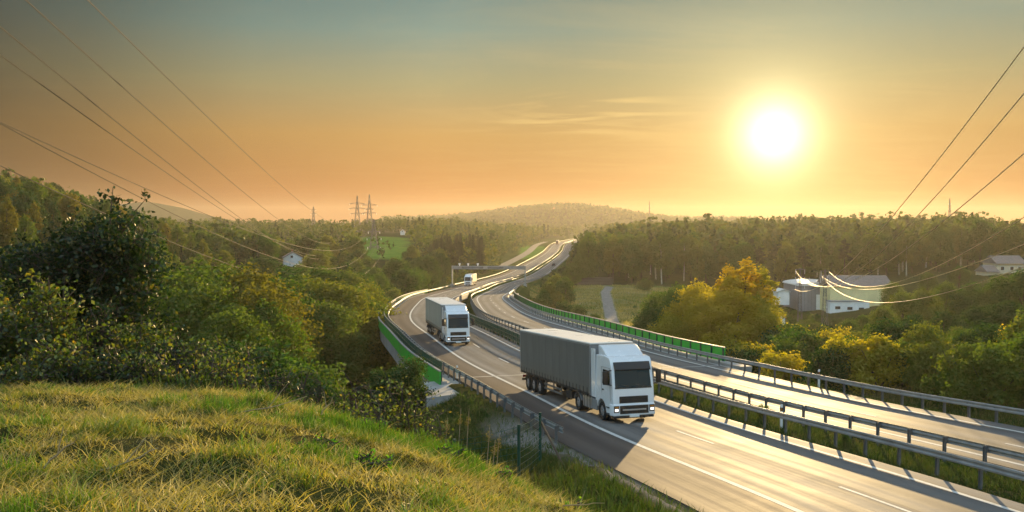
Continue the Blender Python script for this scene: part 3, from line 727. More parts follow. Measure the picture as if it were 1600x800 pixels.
        for y in (-4.1, -3.65, -3.2): m.box(s * .93 - .29, s * .93 + .29, y - .05, y + .05, .372, 1.03)
        m.build('tank_strap', M['steel_dark'], tk, bevel=.03)
        m = MB(); m.box(s * 1.1 - .13, s * 1.1 + .13, -2.92, -2.15, .42, 1.0); m.build('side_skirt', M['grey_plastic'], t, bevel=.03)
    return t

def road_frame(Y, o, flip=True):
    """matrix whose +y runs along the road (towards the camera when flip)"""
    p0 = Vector(road_pt(Y, o)); p1 = Vector(road_pt(Y + 12, o)); d = (p0 - p1 if flip else p1 - p0).normalized()
    x = d.cross(Vector((0, 0, 1))).normalized(); z = x.cross(d)
    m = Matrix((x, d, z)).transposed().to_4x4(); m.translation = p0 + Vector((0, 0, .012)); return m
lorry = make_lorry('large white lorry with grey curtain sided trailer, nearest on the motorway', 'tarp_grey', road_frame(45.6, 2.2) @ Matrix.Rotation(.045, 4, 'Z'))
def swap(root, old, new):
    for ch in root.children:
        if ch.type == 'MESH' and ch.data.materials and ch.data.materials[0] == M[old]:
            ch.data = ch.data.copy(); ch.data.materials[0] = M[new]
l2 = copy_tree(lorry); l2.matrix_world = road_frame(89.0, 1.45); l2['label'] = 'white lorry with beige curtain trailer rounding the viaduct curve'; swap(l2, 'tarp_grey', 'tarp_beige')
l3 = copy_tree(lorry); l3.matrix_world = road_frame(303, 1.4); l3['label'] = 'distant white lorry with cream box trailer below the sign gantry'; swap(l3, 'tarp_grey', 'panel_cream')
l4 = copy_tree(lorry); l4.matrix_world = road_frame(880, 2.4); l4['label'] = 'tiny reddish lorry far away on the straight beyond the gantry'; swap(l4, 'white_paint', 'car_red')

def make_car(label, mat):
    t = thing('car', label, 'car', mat=mat)
    m = MB(); m.prism_x([(-4.4, .35), (-4.4, .85), (-4.25, .98), (-3.6, 1.0), (-1.2, .95), (-.1, .72), (0, .5), (0, .35)], -.9, .9); m.build('body', M['car_dark'], t, bevel=.08, seg=3, smooth=True, angle=40)
    m = MB(); m.prism_x([(-4.0, .97), (-3.4, 1.42), (-2.0, 1.46), (-1.1, .95)], -.78, .78); cb = m.build('cabin', M['car_dark'], t, bevel=.06, smooth=True, angle=40)
    m = MB(); m.prism_x([(-3.85, 1.02), (-3.4, 1.36), (-2.05, 1.39), (-1.4, 1.02)], -.79, .79); m.build('side_window', M['glass'], t)
    m = MB(); m.add([(-.66, -3.97, 1.02), (.66, -3.97, 1.02), (.6, -3.46, 1.40), (-.6, -3.46, 1.40)], [(0, 1, 2, 3)]); m.build('rear_window', M['glass'], t)
    for s in (-1, 1):
        for y in (-.85, -3.5): wheel(t, s * .92 if s < 0 else .72, -.72 if s < 0 else .92, y, .32)
        m = MB(); m.box(s * .7 - .12, s * .7 + .12, -4.43, -4.39, .68, .85); m.build('tail_light', M['red_lens'], t)
        m = MB(); m.box(s * .68 - .14, s * .68 + .14, -.02, .02, .52, .66); m.build('headlight', M['lamp'], t)
    return t
make_car('small dark car driving away on the far outgoing carriageway', road_frame(500, 16.2, False))

# ------------------------------------------------------------------ sign gantry over the motorway
def gantry(Y, label, o0=-5.2, o1=20.4, signs=True):
    a = Vector(road_pt(Y, o0)); b = Vector(road_pt(Y, o1)); mid = (a + b) / 2; L = (b - a).length
    t = thing('sign_gantry', label, 'gantry', tuple(mid), group='sign gantries across the motorway'); t.rotation_euler = (0, 0, math.atan2(b.y - a.y, b.x - a.x))
    for s in (-1, 1):
        m = MB(); m.box(s * L / 2 - .22, s * L / 2 + .22, -.22, .22, -1.2, 6.9); p = m.build('post', M['steel'], t, bevel=.03)
        m = MB(); m.box(s * L / 2 - .6, s * L / 2 + .6, -.6, .6, -1.4, .5); m.build('footing', M['concrete'], p, bevel=.03)
    m = MB()
    for y in (-.45, .45):
        for z in (5.8, 6.75): m.box(-L / 2, L / 2, y - .07, y + .07, z - .07, z + .07)
    n = 16
    for i in range(n):
        x0 = -L / 2 + L * i / n; x1 = x0 + L / n
        for y in (-.45, .45): m.tube([(x0, y, 5.8), (x1, y, 6.75)] if i % 2 else [(x0, y, 6.75), (x1, y, 5.8)], .05, 4)
        m.box(x0 - .04, x0 + .04, -.45, .45, 6.72, 6.78)
    m.build('truss', M['steel'], t)
    if signs:
        for x in (-L / 2 + 2.6, -L / 2 + 5.6, -L / 2 + 9.0):
            m = MB(); m.box(x - .12, x + .12, -.5, .5, 6.8, 7.6); m.box(x - .35, x + .35, -.3, .1, 7.3, 7.75); m.build('camera_unit', M['wall_white'], t, bevel=.03)
        for x0, x1 in ((-L / 2 + 3.4, -L / 2 + 11), (-L / 2 + 12.5, -L / 2 + 18)):
            m = MB(); m.box(x0, x1, -.62, -.53, 5.9, 6.65); m.build('sign_panel', M['steel_dark'], t, bevel=.02)
        m = MB(); m.box(-L / 2, L / 2, .55, 1.15, 5.62, 5.68); m.box(-L / 2, L / 2, 1.12, 1.16, 5.68, 6.6); m.build('walkway', M['steel'], t)
    return t
gantry(313, 'pale steel sign gantry spanning both carriageways behind the cream lorry')
gantry(1400, 'very distant gantry where the motorway meets the hazy hill', signs=False)

# blue road sign beside the far outgoing carriageway
p = road_pt(690, 21.5); t = thing('road_sign', 'plain blue motorway sign beside the distant outgoing carriageway', 'road sign', tuple(p)); t.rotation_euler = (0, 0, R(-8))
m = MB(); m.box(-2.3, 2.3, -.05, .05, 1.4, 4.4); m.build('sign_board', M['sign_blue'], t, bevel=.02)
for x in (-1.5, 1.5): MB().box(x - .08, x + .08, .06, .2, -2, 4.2).build('post', M['steel'], t)

# marker posts
def marker(Y, o, label):
    t = thing('marker_post', label, 'marker post', tuple(road_pt(Y, o)), group='white roadside marker posts')
    MB().prism_x([(-.06, -.3), (.06, -.3), (.06, .88), (-.06, .98)], -.06, .06).build('shaft', M['white_sheet'], t, bevel=.01)
    MB().box(-.063, .063, -.064, .064, .62, .80).build('black_band', M['black'], t)
    MB().box(-.03, .03, -.068, -.062, .66, .77).build('reflector', M['amber'], t)
marker(67.5, -2.95, 'white marker post on the brown shoulder near the end of the green parapet')
marker(43, 9.2, 'white marker post in the grass median just in front of the lorry cab')
marker(57, 20.3, 'white marker post behind the outer guard rail in front of the bushes')
marker(150, -2.85, 'white marker post on the outer curve of the viaduct')
# brown wooden stump post among the bushes
p = (22.2, 74.0); t = thing('wooden_post', 'short brown wooden post with a cap among the roadside bushes', 'post', (p[0], p[1], gz(*p)))
MB().box(-.14, .14, -.14, .14, -.4, 1.9).build('shaft', M['wood'], t, bevel=.02); MB().box(-.24, .24, -.24, .24, 1.9, 2.05).build('cap', M['wood'], t, bevel=.02)

# ------------------------------------------------------------------ wire fence between the hill and the road
fence = thing('wire_fence', 'dark green wire mesh fence in the shaded grass between hill and motorway', 'fence', (0, 30, gz(0, 30)))
fi = fence.matrix_basis.inverted()
FP = [(1.05, 33.2, 2.0), (.22, 28.6, 1.9), (-1.7, 26.2, 1.5), (-3.0, 25.0, 1.4), (-4.6, 24.6, 1.3)]
for x, y, h in FP:
    z = gz(x, y); ob = MB().tube([(x, y, z - .4), (x, y, z + h)], .055, 8).build('post', M['green_dark'], fence); ob.matrix_parent_inverse = fi
m = MB()
for k in range(9):
    f = .08 + .88 * k / 8
    for (x0, y0, h0), (x1, y1, h1) in zip(FP[:-1], FP[1:]):
        a = Vector((x0, y0, gz(x0, y0) + h0 * f)); b = Vector((x1, y1, gz(x1, y1) + h1 * f)); m.tube([a, (a + b) / 2 - Vector((0, 0, .04)), b], .008, 3, cap=False)
for (x0, y0, h0), (x1, y1, h1) in zip(FP[:-1], FP[1:]):
    n = int(math.hypot(x1 - x0, y1 - y0) / .3)
    for i in range(1, n):
        f = i / n; x = x0 + (x1 - x0) * f; y = y0 + (y1 - y0) * f; z = gz(x, y); m.tube([(x, y, z + .05), (x, y, z + (h0 + (h1 - h0) * f) * .95)], .006, 3, cap=False)
ob = m.build('wire_mesh', M['green_dark'], fence); ob.matrix_parent_inverse = fi
ob = MB().tube([(1.05, 33.2, gz(1.05, 33.2) + 1.7), (1.9, 33.0, gz(1.9, 33) + .05)], .04, 6).build('brace', M['wood'], fence); ob.matrix_parent_inverse = fi

# ------------------------------------------------------------------ buildings
def at(px, Z): return (px - 800) / FPX * Z
def hz(py, Z): return (YH - py) / FPX * Z + CAMZ
def windows(parent, spots, w, h, y):
    for x, z in spots:
        MB().box(x - w / 2 - .08, x + w / 2 + .08, y - .06, y, z - h / 2 - .08, z + h / 2 + .08).build('window', M['wall_white'], parent)
        f = parent.children[-1] if parent.children else parent
        f = [c for c in parent.children if c.name.startswith('window')][-1]
        MB().box(x - w / 2, x + w / 2, y - .08, y - .061, z - h / 2, z + h / 2).build('pane', M['pane'], f)
# grey hall with the curved white roof
Z = 285; x = at(1271, Z); b = thing('warehouse', 'grey clad hall with a curved white roof among the trees', 'warehouse', (x, Z, hz(478, Z)))
w = 6.9
MB().box(-w, w, -8, 8, -2, 6.9).build('wall', M['wall_grey'], b)
pr = [(-w - .3, 6.9), (w + .3, 6.9)] + [(w * 1.04 * math.cos(R(a)), 7.1 + 1.0 * math.sin(R(a))) for a in range(0, 181, 15)]
MB().prism_y(pr, -8.4, 8.4).build('roof', M['roof_white'], b, smooth=True)
MB().box(-1.6, 4.4, -8.08, -8.0, -.5, 4.2).build('door', M['wall_white'], b)
sm = MB()
for i in range(13): sm.box(-w + .5 + i * 1.1, -w + .58 + i * 1.1, -8.05, -8.003, -1, 6.1)
sm.build('cladding_ribs', M['steel_dark'], b)
# yellow workshop with grey roof and white annex
Z = 268; x = at(1347, Z); b = thing('workshop', 'pale yellow workshop with grey brown roof and low white annex', 'workshop', (x, Z, hz(491, Z)))
w = 9.3
MB().box(-w, w, 0, 12, -2, 8.3).build('wall', M['wall_yellow'], b)
MB().prism_x([(-.5, 8.3), (5.8, 11.3), (6.2, 11.3), (12.5, 8.3)], -w - .4, w + .4).build('roof', M['roof_grey'], b)
an = MB().box(-w - 1.2, 1.2, -3.2, -.01, -2, 4.0).build('annex', M['wall_white'], b)
MB().box(-w - 1.4, 1.4, -3.4, .3, 4.0, 4.18).build('annex_roof', M['wall_grey'], b)
windows(b, [(-8.2, 2.2), (-4.6, 2.0), (-1.2, 1.8)], 1.5, .85, -3.2)
MB().box(w + .01, w + 2.6, 3, 8, -2, 7.2).build('stair_block', M['wall_white'], b)
# white shed, little red roofed hut
def cabin(name, label, cat, px, py, Z, w, d, h, rise, wall, roof, wins=(), win=(.7, .8), group=None, rot=0, side_gable=False):
    x = at(px, Z); b = thing(name, label, cat, (x, Z, hz(py, Z)), group); b.rotation_euler = (0, 0, R(rot))
    MB().prism_y([(-w / 2, -2), (w / 2, -2), (w / 2, h), (0, h + rise), (-w / 2, h)], -d / 2, d / 2).build('wall', M[wall], b)
    e = .35; k = rise / (w / 2)
    MB().prism_y([(-w / 2 - e, h - e * k), (0, h + rise), (w / 2 + e, h - e * k), (w / 2 + e, h - e * k + .18), (0, h + rise + .2), (-w / 2 - e, h - e * k + .18)], -d / 2 - e, d / 2 + e).build('roof', M[roof], b)
    windows(b, wins, win[0], win[1], -d / 2)
    return b
cabin('shed', 'small white shed with a shallow gable left of the grey hall', 'shed', 1221.5, 465.5, 280, 3.6, 5, 2.1, .7, 'wall_white', 'roof_white')
cabin('hut', 'little hut with a pointed red tiled roof beside the autumn trees', 'hut', 1216, 505, 215, 2.8, 3, 1.4, 1.2, 'wall_white', 'roof_red', [(0, .7)], (.5, .5))
hs = cabin('house', 'white gabled farmhouse with one dark window in the wooded valley', 'house', 457, 408, 350, 7.2, 9, 1.5, 2.1, 'wall_white', 'roof_grey', [(-.5, 1.9)], (.9, .9), rot=16)
MB().box(-.25, .25, 1.5, 2.0, 2.9, 4.5).build('chimney', M['roof_red'], [c for c in hs.children if c.name.startswith('roof')][0])
cabin('cottage', 'tiny distant white cottage above the green field', 'house', 629.5, 363, 660, 3.2, 5, .8, 1.3, 'wall_white', 'roof_grey', [(0, .9)])
# cream house on the wooded rise
Z = 300; x = at(1566, Z); b = thing('house', 'cream two level house with grey brown roofs above the trees', 'house', (x, Z, hz(440, Z)))
MB().box(-1.6, 8, 0, 9, -3, 6.0).build('wall', M['wall_cream'], b)
MB().prism_x([(-.6, 6.0), (4.5, 8.6), (9.6, 6.0)], -2.0, 8.4).build('roof', M['roof_grey'], b)
MB().box(-5.6, -1.61, -1.5, 6, -3, 3.2).build('wing', M['wall_cream'], b)
MB().prism_x([(-2.0, 3.2), (-1.8, 3.6), (2.2, 5.4), (6.4, 3.2)], -6.0, -1.63).build('wing_roof', M['roof_grey'], b)
windows(b, [(-3.6, 1.2)], 1.2, 1.1, -1.5); windows(b, [(.2, 4.4), (3.4, 4.4), (6, 4.4)], 1.1, 1.2, 0)
# dark timber shed at the meadow's far edge
Z = 345; x = at(925, Z); b = thing('timber_stack', 'long low dark timber stack at the far edge of the meadow', 'timber stack', (x, Z, gz(x, Z)))
lg = MB()
for r_ in range(5):
    for k in range(9 - r_): lg.tube([(-8 + .1 * (k % 3), k * .62 + r_ * .31, .3 + r_ * .54), (8 + .15 * (k % 2), k * .62 + r_ * .31, .3 + r_ * .54)], .30, 7)
lg.build('logs', M['bark'], b)

# gravel path and service road follow the ground
def strip(name, pts, w, mat, up=.06, n=60):
    P = np.array(pts, float); t = np.linspace(0, len(P) - 1, n); X = np.interp(t, range(len(P)), P[:, 0]); Y = np.interp(t, range(len(P)), P[:, 1])
    dx = np.gradient(X); dy = np.gradient(Y); L = np.hypot(dx, dy); rows = []
    for k in (-.5, -.17, .17, .5):
        x = X + dy / L * w * k; y = Y - dx / L * w * k; rows.append(np.stack([x, y, ground_h(x, y) + CAMZ + up], -1))
    P = np.stack(rows, 1); idx = np.arange(n * 4).reshape(n, 4)
    Q = np.concatenate([np.stack([idx[:-1, j], idx[:-1, j + 1], idx[1:, j + 1], idx[1:, j]], -1) for j in range(3)])
    return tag(link(name, np_mesh(name, P.reshape(-1, 3), Q, M[mat], smooth=True)), kind='structure')
strip('gravel_path', [(at(960, 150), 150), (at(962, 185), 185), (at(957, 210), 210), (at(951, 250), 250), (at(946, 300), 300), (at(952, 330), 330)], 3.0, 'gravel', .12)
sy = np.arange(475, 1001, 25); so = -12 - 6 * (sy - 475) / 500
strip('service_road', [tuple(road_pt(y, o)[:2]) for y, o in zip(sy, so)], 6.0, 'asphalt_far', .15, 120)
# concrete drain steps on the shaded embankment
t = thing('drain_chute', 'concrete drainage steps down the shaded embankment below the viaduct', 'drain')
m = MB(); c0 = Vector((at(548, 108), 108)); c1 = Vector((at(535, 92), 92))
t.location = (c1.x, c1.y, gz(c1.x, c1.y))
for i in range(12):
    p = c0.lerp(c1, i / 11); z = gz(p.x, p.y); m.box(p.x - .9, p.x + .9, p.y - .75, p.y + .75, z - .5, z + .25 + .05 * (i % 2))
ob = m.build('steps', M['concrete'], t, bevel=.02); ob.matrix_parent_inverse = t.matrix_basis.inverted()

# ------------------------------------------------------------------ pylons and cables
def pylon(name, label, X, Y, H, arms, base_w, group, slim=1.):
    z0 = gz(X, Y); t = thing(name, label, 'pylon', (X, Y, z0), group); m = MB(); k = 7
    leg = [(-1, -1), (1, -1), (1, 1), (-1, 1)]; r = (.10 + H * .0028) * slim
    def wd(f): return base_w * (1 - f) ** 1.15 + .45 * min(1, slim * 1.4)
    for a, b in leg:
        m.tube([(a * wd(f) / 2, b * wd(f) / 2, H * f) for f in np.linspace(0, 1, k + 1)], r, 4)
    for i in range(k):
        f0, f1 = i / k, (i + 1) / k
        for j in range(4):
            a, b = leg[j], leg[(j + 1) % 4]
            m.tube([(a[0] * wd(f0) / 2, a[1] * wd(f0) / 2, H * f0), (b[0] * wd(f1) / 2, b[1] * wd(f1) / 2, H * f1)], r * .55, 3)
            m.tube([(b[0] * wd(f0) / 2, b[1] * wd(f0) / 2, H * f0), (a[0] * wd(f1) / 2, a[1] * wd(f1) / 2, H * f1)], r * .55, 3)
    m.build('mast', M['mast'], t)
    for z, half in arms:
        q = MB()
        for s in (-1, 1):
            q.tube([(0, -.3, z), (s * half, 0, z)], r * .8, 4); q.tube([(0, .3, z), (s * half, 0, z)], r * .8, 4); q.tube([(0, 0, z + half * .22), (s * half, 0, z)], r * .7, 4)
        q.build('cross_arm', M['mast'], t)
        for s in (-1, 1): MB().tube([(s * half, 0, z), (s * half, 0, z - 1.1)], .13 * slim, 6).build('insulator', M['wall_white'], t)
    return t
def pylon_px(label, px, ytop, Z, arms_px, base_w, group, slim=1.):
    X = at(px, Z); z0 = gz(X, Z); H = hz(ytop, Z) - z0
    return pylon('power_pylon', label, X, Z, H, [(hz(y, Z) - z0, hw / FPX * Z) for y, hw in arms_px], base_w, group, slim)
GP = 'lattice power pylons on the skyline and in the valley'
pylon_px('tall pylon with three cross arms on the wooded skyline, slightly the larger of the pair', 577.5, 304, 760, [(320.5, 12), (333, 11), (327, 7)], 6, GP)
pylon_px('tall pylon with cross arms on the wooded skyline, slightly the smaller of the pair', 558.5, 306, 800, [(318.5, 12), (326, 13), (334, 11)], 6, GP)
pylon_px('dark slim pylon standing in front of the green field', 584.5, 342, 470, [(362, 9), (372, 11), (386, 10)], 4, GP)
pylon_px('lattice pylon where the sagging cables end before the yellow workshop', 1290, 421, 205, [(424, 6), (435, 7), (431, 4)], 1.3, GP, .3)
pylon_px('lattice pylon where the sagging cables end before the grey hall', 1251, 419, 212, [(421, 7), (444, 7), (433, 7)], .9, GP, .35)
pylon_px('tiny mast on the skyline above the forest under the sun side', 1483, 310, 900, [(318, 2), (326, 2)], 3, GP)
pylon_px('tiny mast on the skyline beside the hazy hill', 1014.5, 314, 1500, [(321, 2), (327, 2)], 3, GP)
pylon_px('faint small pylon among the hazy trees below the upper cables', 490, 323, 900, [(328, 4), (334, 4)], 4, GP)

def cable(label, pts, k, X0, rad, z_clip=None, group='power cables', ext=None, matname='cable'):
    """cable in a vertical plane X = X0 + k*Y, a parabola through the picture points"""
    Y = np.array([X0 / ((px - 800) / FPX - k) for px, py in pts]); H = np.array([(YH - py) / FPX * y for (px, py), y in zip(pts, Y)])
    c = np.polyfit(Y, H, 2, w=np.array([1 / max(y, 20) for y in Y]))
    y0, y1 = Y.min(), Y.max()
    if ext: y0 = min(y0, ext[0]); y1 = max(y1, ext[1])
    ys = np.linspace(y0, y1, 400); ys = ys[np.polyval(c, ys) < 30]; ys = np.linspace(ys.min(), ys.max(), 60); P = [(X0 + k * y, y, float(np.polyval(c, y)) + CAMZ) for y in ys]
    rr = [rad(y) if callable(rad) else rad for y in ys]
    ob = MB().tube(P, rr, 5).build('power_cable', M[matname], smooth=True)
    tag(ob, label, 'cable', group); return c, Y
GL = 'dark cables crossing the sky on the left hand hillside'
cr = .028
cable('uppermost thin dark cable, crossing the teal part of the sky', [(144.5, 0), (238, 102), (340, 200), (425, 276), (489, 327), (558, 318.5)], -.1575, -12, cr, group='cables crossing the sky', ext=(14, 0))
cable('second dark cable from the top of the sky, ending behind the wooded ridge', [(42.5, 0), (178.6, 123), (297.6, 225), (416.7, 331.6), (547, 327)], -.163, -14, cr, group='cables crossing the sky', ext=(14, 0))
cable('dark cable third from the top, starting at the picture edge', [(0, 38), (170, 180.7), (370, 336), (547, 332)], -.161, -16, cr, group='cables crossing the sky', ext=(14, 0))
cable('dark cable fourth from the top, running close under the third', [(0, 83), (170, 208), (361, 336), (547, 335)], -.1595, -17, cr, group='cables crossing the sky', ext=(14, 0))
cable('upper one of two close cables that pass the twig of the dark tree', [(0, 178.6), (195.6, 302), (405, 359), (437, 375), (480, 387.5), (515, 391), (542, 385), (577, 362)], -.1168, -20, cr, group='cables crossing the sky', ext=(18, 0))
cable('lower one of two close cables that pass the twig of the dark tree', [(0, 185), (195, 303), (380, 391), (430, 407.5), (475, 415.5), (520, 414), (555, 395), (592, 363)], -.106, -20, cr, group='cables crossing the sky', ext=(18, 0))
cable('lowest faint cable above the wooded hill at the picture edge', [(0, 255), (55, 283), (300, 400), (417, 436), (480, 441), (520, 436), (567, 410), (594, 374)], -.1004, -22, cr, group='cables crossing the sky', ext=(20, 0))
cable('sunlit cable sagging low in front of the field pylon', [(552, 437), (580, 422), (595, 397), (605, 380)], -.114, -12, cr * 1.2, group='cables crossing the sky')
rr = .03
GR = 'sunlit cables sagging towards the valley pylons'
cable('steepest sunlit cable, rising past the sun to the picture edge', [(1600, 70), (1497, 205), (1398, 329), (1299, 433), (1271, 462), (1258, 461), (1243, 444)], .258, 12, rr, group=GR, ext=(30, 0), matname='cable_glint')
cable('second steepest sunlit cable, ending at the arm before the grey hall', [(1600, 144.5), (1420, 343), (1310, 444), (1282, 455), (1260, 440), (1244, 420)], .258, 12.8, rr, group=GR, ext=(32, 0), matname='cable_glint')
cable('third steepest sunlit cable, crossing the other cables above the workshop', [(1600, 238), (1475, 345), (1348.5, 428), (1302, 450), (1275, 450), (1258, 432)], .262, 13.6, rr, group=GR, ext=(34, 0), matname='cable_glint')
cable('uppermost of three flatter sunlit cables right of the workshop', [(1600, 340), (1420, 431), (1354, 450), (1321, 447), (1296, 421)], .272, 17, rr, group=GR, ext=(36, 0), matname='cable_glint')
cable('middle one of three flatter sunlit cables right of the workshop', [(1600, 380), (1508, 420), (1403.6, 447), (1343, 450), (1310, 446), (1285, 433)], .265, 18, rr, group=GR, ext=(38, 0), matname='cable_glint')
cable('lowest sunlit cable, sagging across the tree tops in front of the workshop', [(1600, 417), (1508, 450), (1420, 469), (1354, 472), (1321, 461), (1288, 436)], .268, 18, rr, group=GR, ext=(40, 0), matname='cable_glint')

# ------------------------------------------------------------------ plants
def leaf_quads(P, Nrm, L, W, r, fold=0.):
    """one rhombus leaf (or leaf spray) per point: P centres, Nrm normals, L lengths, W widths"""
    n = len(P); t = r.normal(size=(n, 3)); t -= (t * Nrm).sum(1)[:, None] * Nrm; t /= np.linalg.norm(t, axis=1)[:, None] + 1e-9
    b = np.cross(Nrm, t); L = np.broadcast_to(L, n)[:, None]; W = np.broadcast_to(W, n)[:, None]
    V = np.stack([P - t * L * .5, P + b * W * .5 + Nrm * fold * W, P + t * L * .5, P - b * W * .5 + Nrm * fold * W], 1)
    return V.reshape(-1, 3), np.arange(n * 4).reshape(n, 4)
def unit(v): return v / (np.linalg.norm(v, axis=-1, keepdims=True) + 1e-9)
def crown_points(lobes, n, r, inner=.35):
    """points and outward normals on the shells of several uneven lobes (x,y,z,radius,flatten)"""
    lb = np.array(lobes); w = lb[:, 3] ** 2; k = r.choice(len(lb), n, p=w / w.sum())
    d = unit(r.normal(size=(n, 3)) + np.array([0, 0, .25])); s = np.where(r.random(n) < inner, r.random(n) ** .5 * .9, .72 + .46 * r.random(n) ** 1.8)
    bump = 1 + .22 * np.sin(d[:, 0] * 5 + k) * np.sin(d[:, 1] * 5 + 2 * k) + .12 * np.sin(d[:, 2] * 9 + k)
    P = lb[k, :3] + d * (lb[k, 3] * s * bump)[:, None] * np.stack([np.ones(n), np.ones(n), lb[k, 4]], 1)
    return P, d, k
def tree_mesh(kind, seed, fine=False):
    """returns (trunk mesh, crown mesh, height)"""
    r = np.random.default_rng(seed); U = r.uniform; lobes = []; m = MB()
    def limb(a, b, ra, rb):
        a, b = Vector(a), Vector(b); mid = (a + b) / 2 + Vector((U(-.2, .2), U(-.2, .2), U(-.1, .25))); m.tube([a, mid, b], [ra, (ra + rb) / 2, rb], 6)
    if kind == 'broad':
        H = 12.; m.tube([(0, 0, -.8), (.1, 0, 2), (.2 * U(-1, 1), .2 * U(-1, 1), 5), (U(-.4, .4), U(-.4, .4), 9)], [.34, .25, .18, .07], 8)
        for i in range(17):
            a = i * 2.4 + U(0, .8); f = (i + .5) / 17; z = 2.6 + 7.6 * f; rad = 3.4 * math.sin(math.pi * (.18 + .74 * f)) ** .8 * U(.55, 1.0)
            lobes.append((rad * math.cos(a), rad * math.sin(a), z, U(1.15, 1.9), U(.75, 1.0)))
            if i % 2: limb((0, 0, z * .6), (rad * .8 * math.cos(a), rad * .8 * math.sin(a), z), .09, .03)
        lobes.append((0, 0, 10.6, 1.5, .9)); n, s = (7500, .42) if not fine else (17000, .24)
    elif kind in ('tall', 'birch'):
        H = 18.; lean = U(-.5, .5); m.tube([(0, 0, -1), (lean * .2, 0, 6), (lean * .6, U(-.3, .3), 11), (lean, 0, 16.5)], [.21, .16, .11, .04], 7)
        z0 = 6.5 if kind == 'birch' else 4.0
        for i in range(18):
            a = i * 2.4 + U(0, .9); f = (i + .5) / 18; z = z0 + (16.2 - z0) * f; rad = 2.5 * math.sin(math.pi * (.16 + .76 * f)) * U(.45, 1.0)
            lobes.append((lean * f + rad * math.cos(a), rad * math.sin(a), z, U(.85, 1.5) * (1.15 - .35 * f), U(.8, 1.2)))
            if i % 2 == 0: limb((lean * f * .6, 0, z - 1.2), (lean * f + rad * .8 * math.cos(a), rad * .8 * math.sin(a), z), .05, .02)
        lobes.append((lean, 0, 16.8, .8, 1.3)); n = 5200; s = .42
    elif kind == 'pine':
        H = 19.; m.tube([(0, 0, -1), (.1, 0, 8), (.15, .1, 17.8)], [.24, .18, .05], 7)
        for i in range(13):
            a = i * 2.4 + U(0, 1); f = (i + .5) / 13; z = 10.5 + 7.6 * f; rad = 2.4 * (1 - .65 * f) * U(.4, 1)
            lobes.append((rad * math.cos(a), rad * math.sin(a), z, U(.8, 1.35) * (1.1 - .4 * f), U(.5, .75)))
            limb((.1, 0, z - .8), (rad * .8 * math.cos(a), rad * .8 * math.sin(a), z), .05, .02)
        lobes.append((.15, .1, 18.3, .6, 1.2)); n = 3400; s = .36
    elif kind == 'bush':
        H = 4.; 
        for i in range(6):
            a = i * 1.05 + U(0, .5); m.tube([(0, 0, -.5), (math.cos(a) * .4, math.sin(a) * .4, 1.2), (math.cos(a) * U(.7, 1.4), math.sin(a) * U(.7, 1.4), U(2.4, 3.4))], [.06, .04, .015], 5)
        for i in range(15):
            a = i * 2.4; f = (i + .5) / 15; rad = U(.3, 1.6) * (1.1 - .5 * f); lobes.append((rad * math.cos(a), rad * math.sin(a), .5 + 2.7 * f, U(.5, .9), U(.8, 1.1)))
        n = 7500; s = .17
    if kind == 'spruce':
        H = 20.; m.tube([(0, 0, -1), (0, 0, 10), (0, 0, 19.6)], [.28, .17, .03], 7)
        Ps = []; Ns = []; Ls = []
        z = 1.6
        while z < 19.4:
            rad = 3.3 * (1 - z / 20.3) ** .85 * U(.8, 1.1); nb = int(7 + rad * 3)
            for b in range(nb):
                a = 2 * math.pi * b / nb + U(0, .6); rl = rad * U(.65, 1.1)
                for f in np.arange(.2, 1.02, .13):
                    for q in range(2):
                        Ps.append((rl * f * math.cos(a) + U(-.16, .16), rl * f * math.sin(a) + U(-.16, .16), z - rl * f * .32 + U(-.22, .12))); Ns.append((math.cos(a) * .5 + U(-.5, .5), math.sin(a) * .5 + U(-.5, .5), U(.2, 1)))
            z += U(.42, .6)
        P = np.array(Ps); d = unit(np.array(Ns)); s = .46; V, Q = leaf_quads(P, d, s * r.uniform(.7, 1.3, len(P)), s * .5, r); v = np.repeat(r.random(len(P)), 4)
    else:
        P, d, k = crown_points(lobes, n, r); keep = P[:, 2] > .15; P, d, k = P[keep], d[keep], k[keep]
        nn = unit(d + r.normal(size=d.shape) * .75); sz = s * r.uniform(.55, 1.35, len(P))
        V, Q = leaf_quads(P, nn, sz, sz * .72, r, .12); v = np.repeat(np.clip(.55 * r.random(len(lobes))[k] + .45 * r.random(len(P)), 0, 1), 4)
    leafm = dict(broad='leaf_green', tall='leaf_green', birch='leaf_birch', pine='needle', spruce='needle', bush='leaf_green')[kind]
    crown = np_mesh('crown', V, Q, M[leafm], dict(v=v)); trunk = m.mesh('trunk', M['birch_bark' if kind == 'birch' else 'bark'], smooth=True)
    return trunk, crown, H
PROTO = {}
for kind, cnt in (('broad', 4), ('tall', 4), ('birch', 3), ('pine', 2), ('spruce', 3), ('bush', 4)):
    PROTO[kind] = [tree_mesh(kind, 100 * len(kind) + 17 * i + 3) for i in range(cnt)]
PROTO['fine'] = [tree_mesh('broad', 900 + 13 * i, True) for i in range(4)]
LEAFVAR = {}
def crown_with(me, mat):
    key = (me.name, mat)
    if key not in LEAFVAR:
        c = me.copy(); c.materials[0] = M[mat]; LEAFVAR[key] = c
    return LEAFVAR[key]
NAMES = dict(broad=('broadleaf_tree', 'tree'), fine=('broadleaf_tree', 'tree'), tall=('forest_tree', 'tree'), birch=('birch_tree', 'birch'), pine=('pine_tree', 'pine'), spruce=('spruce_tree', 'spruce'), bush=('bush', 'bush'))
PLANTED = []
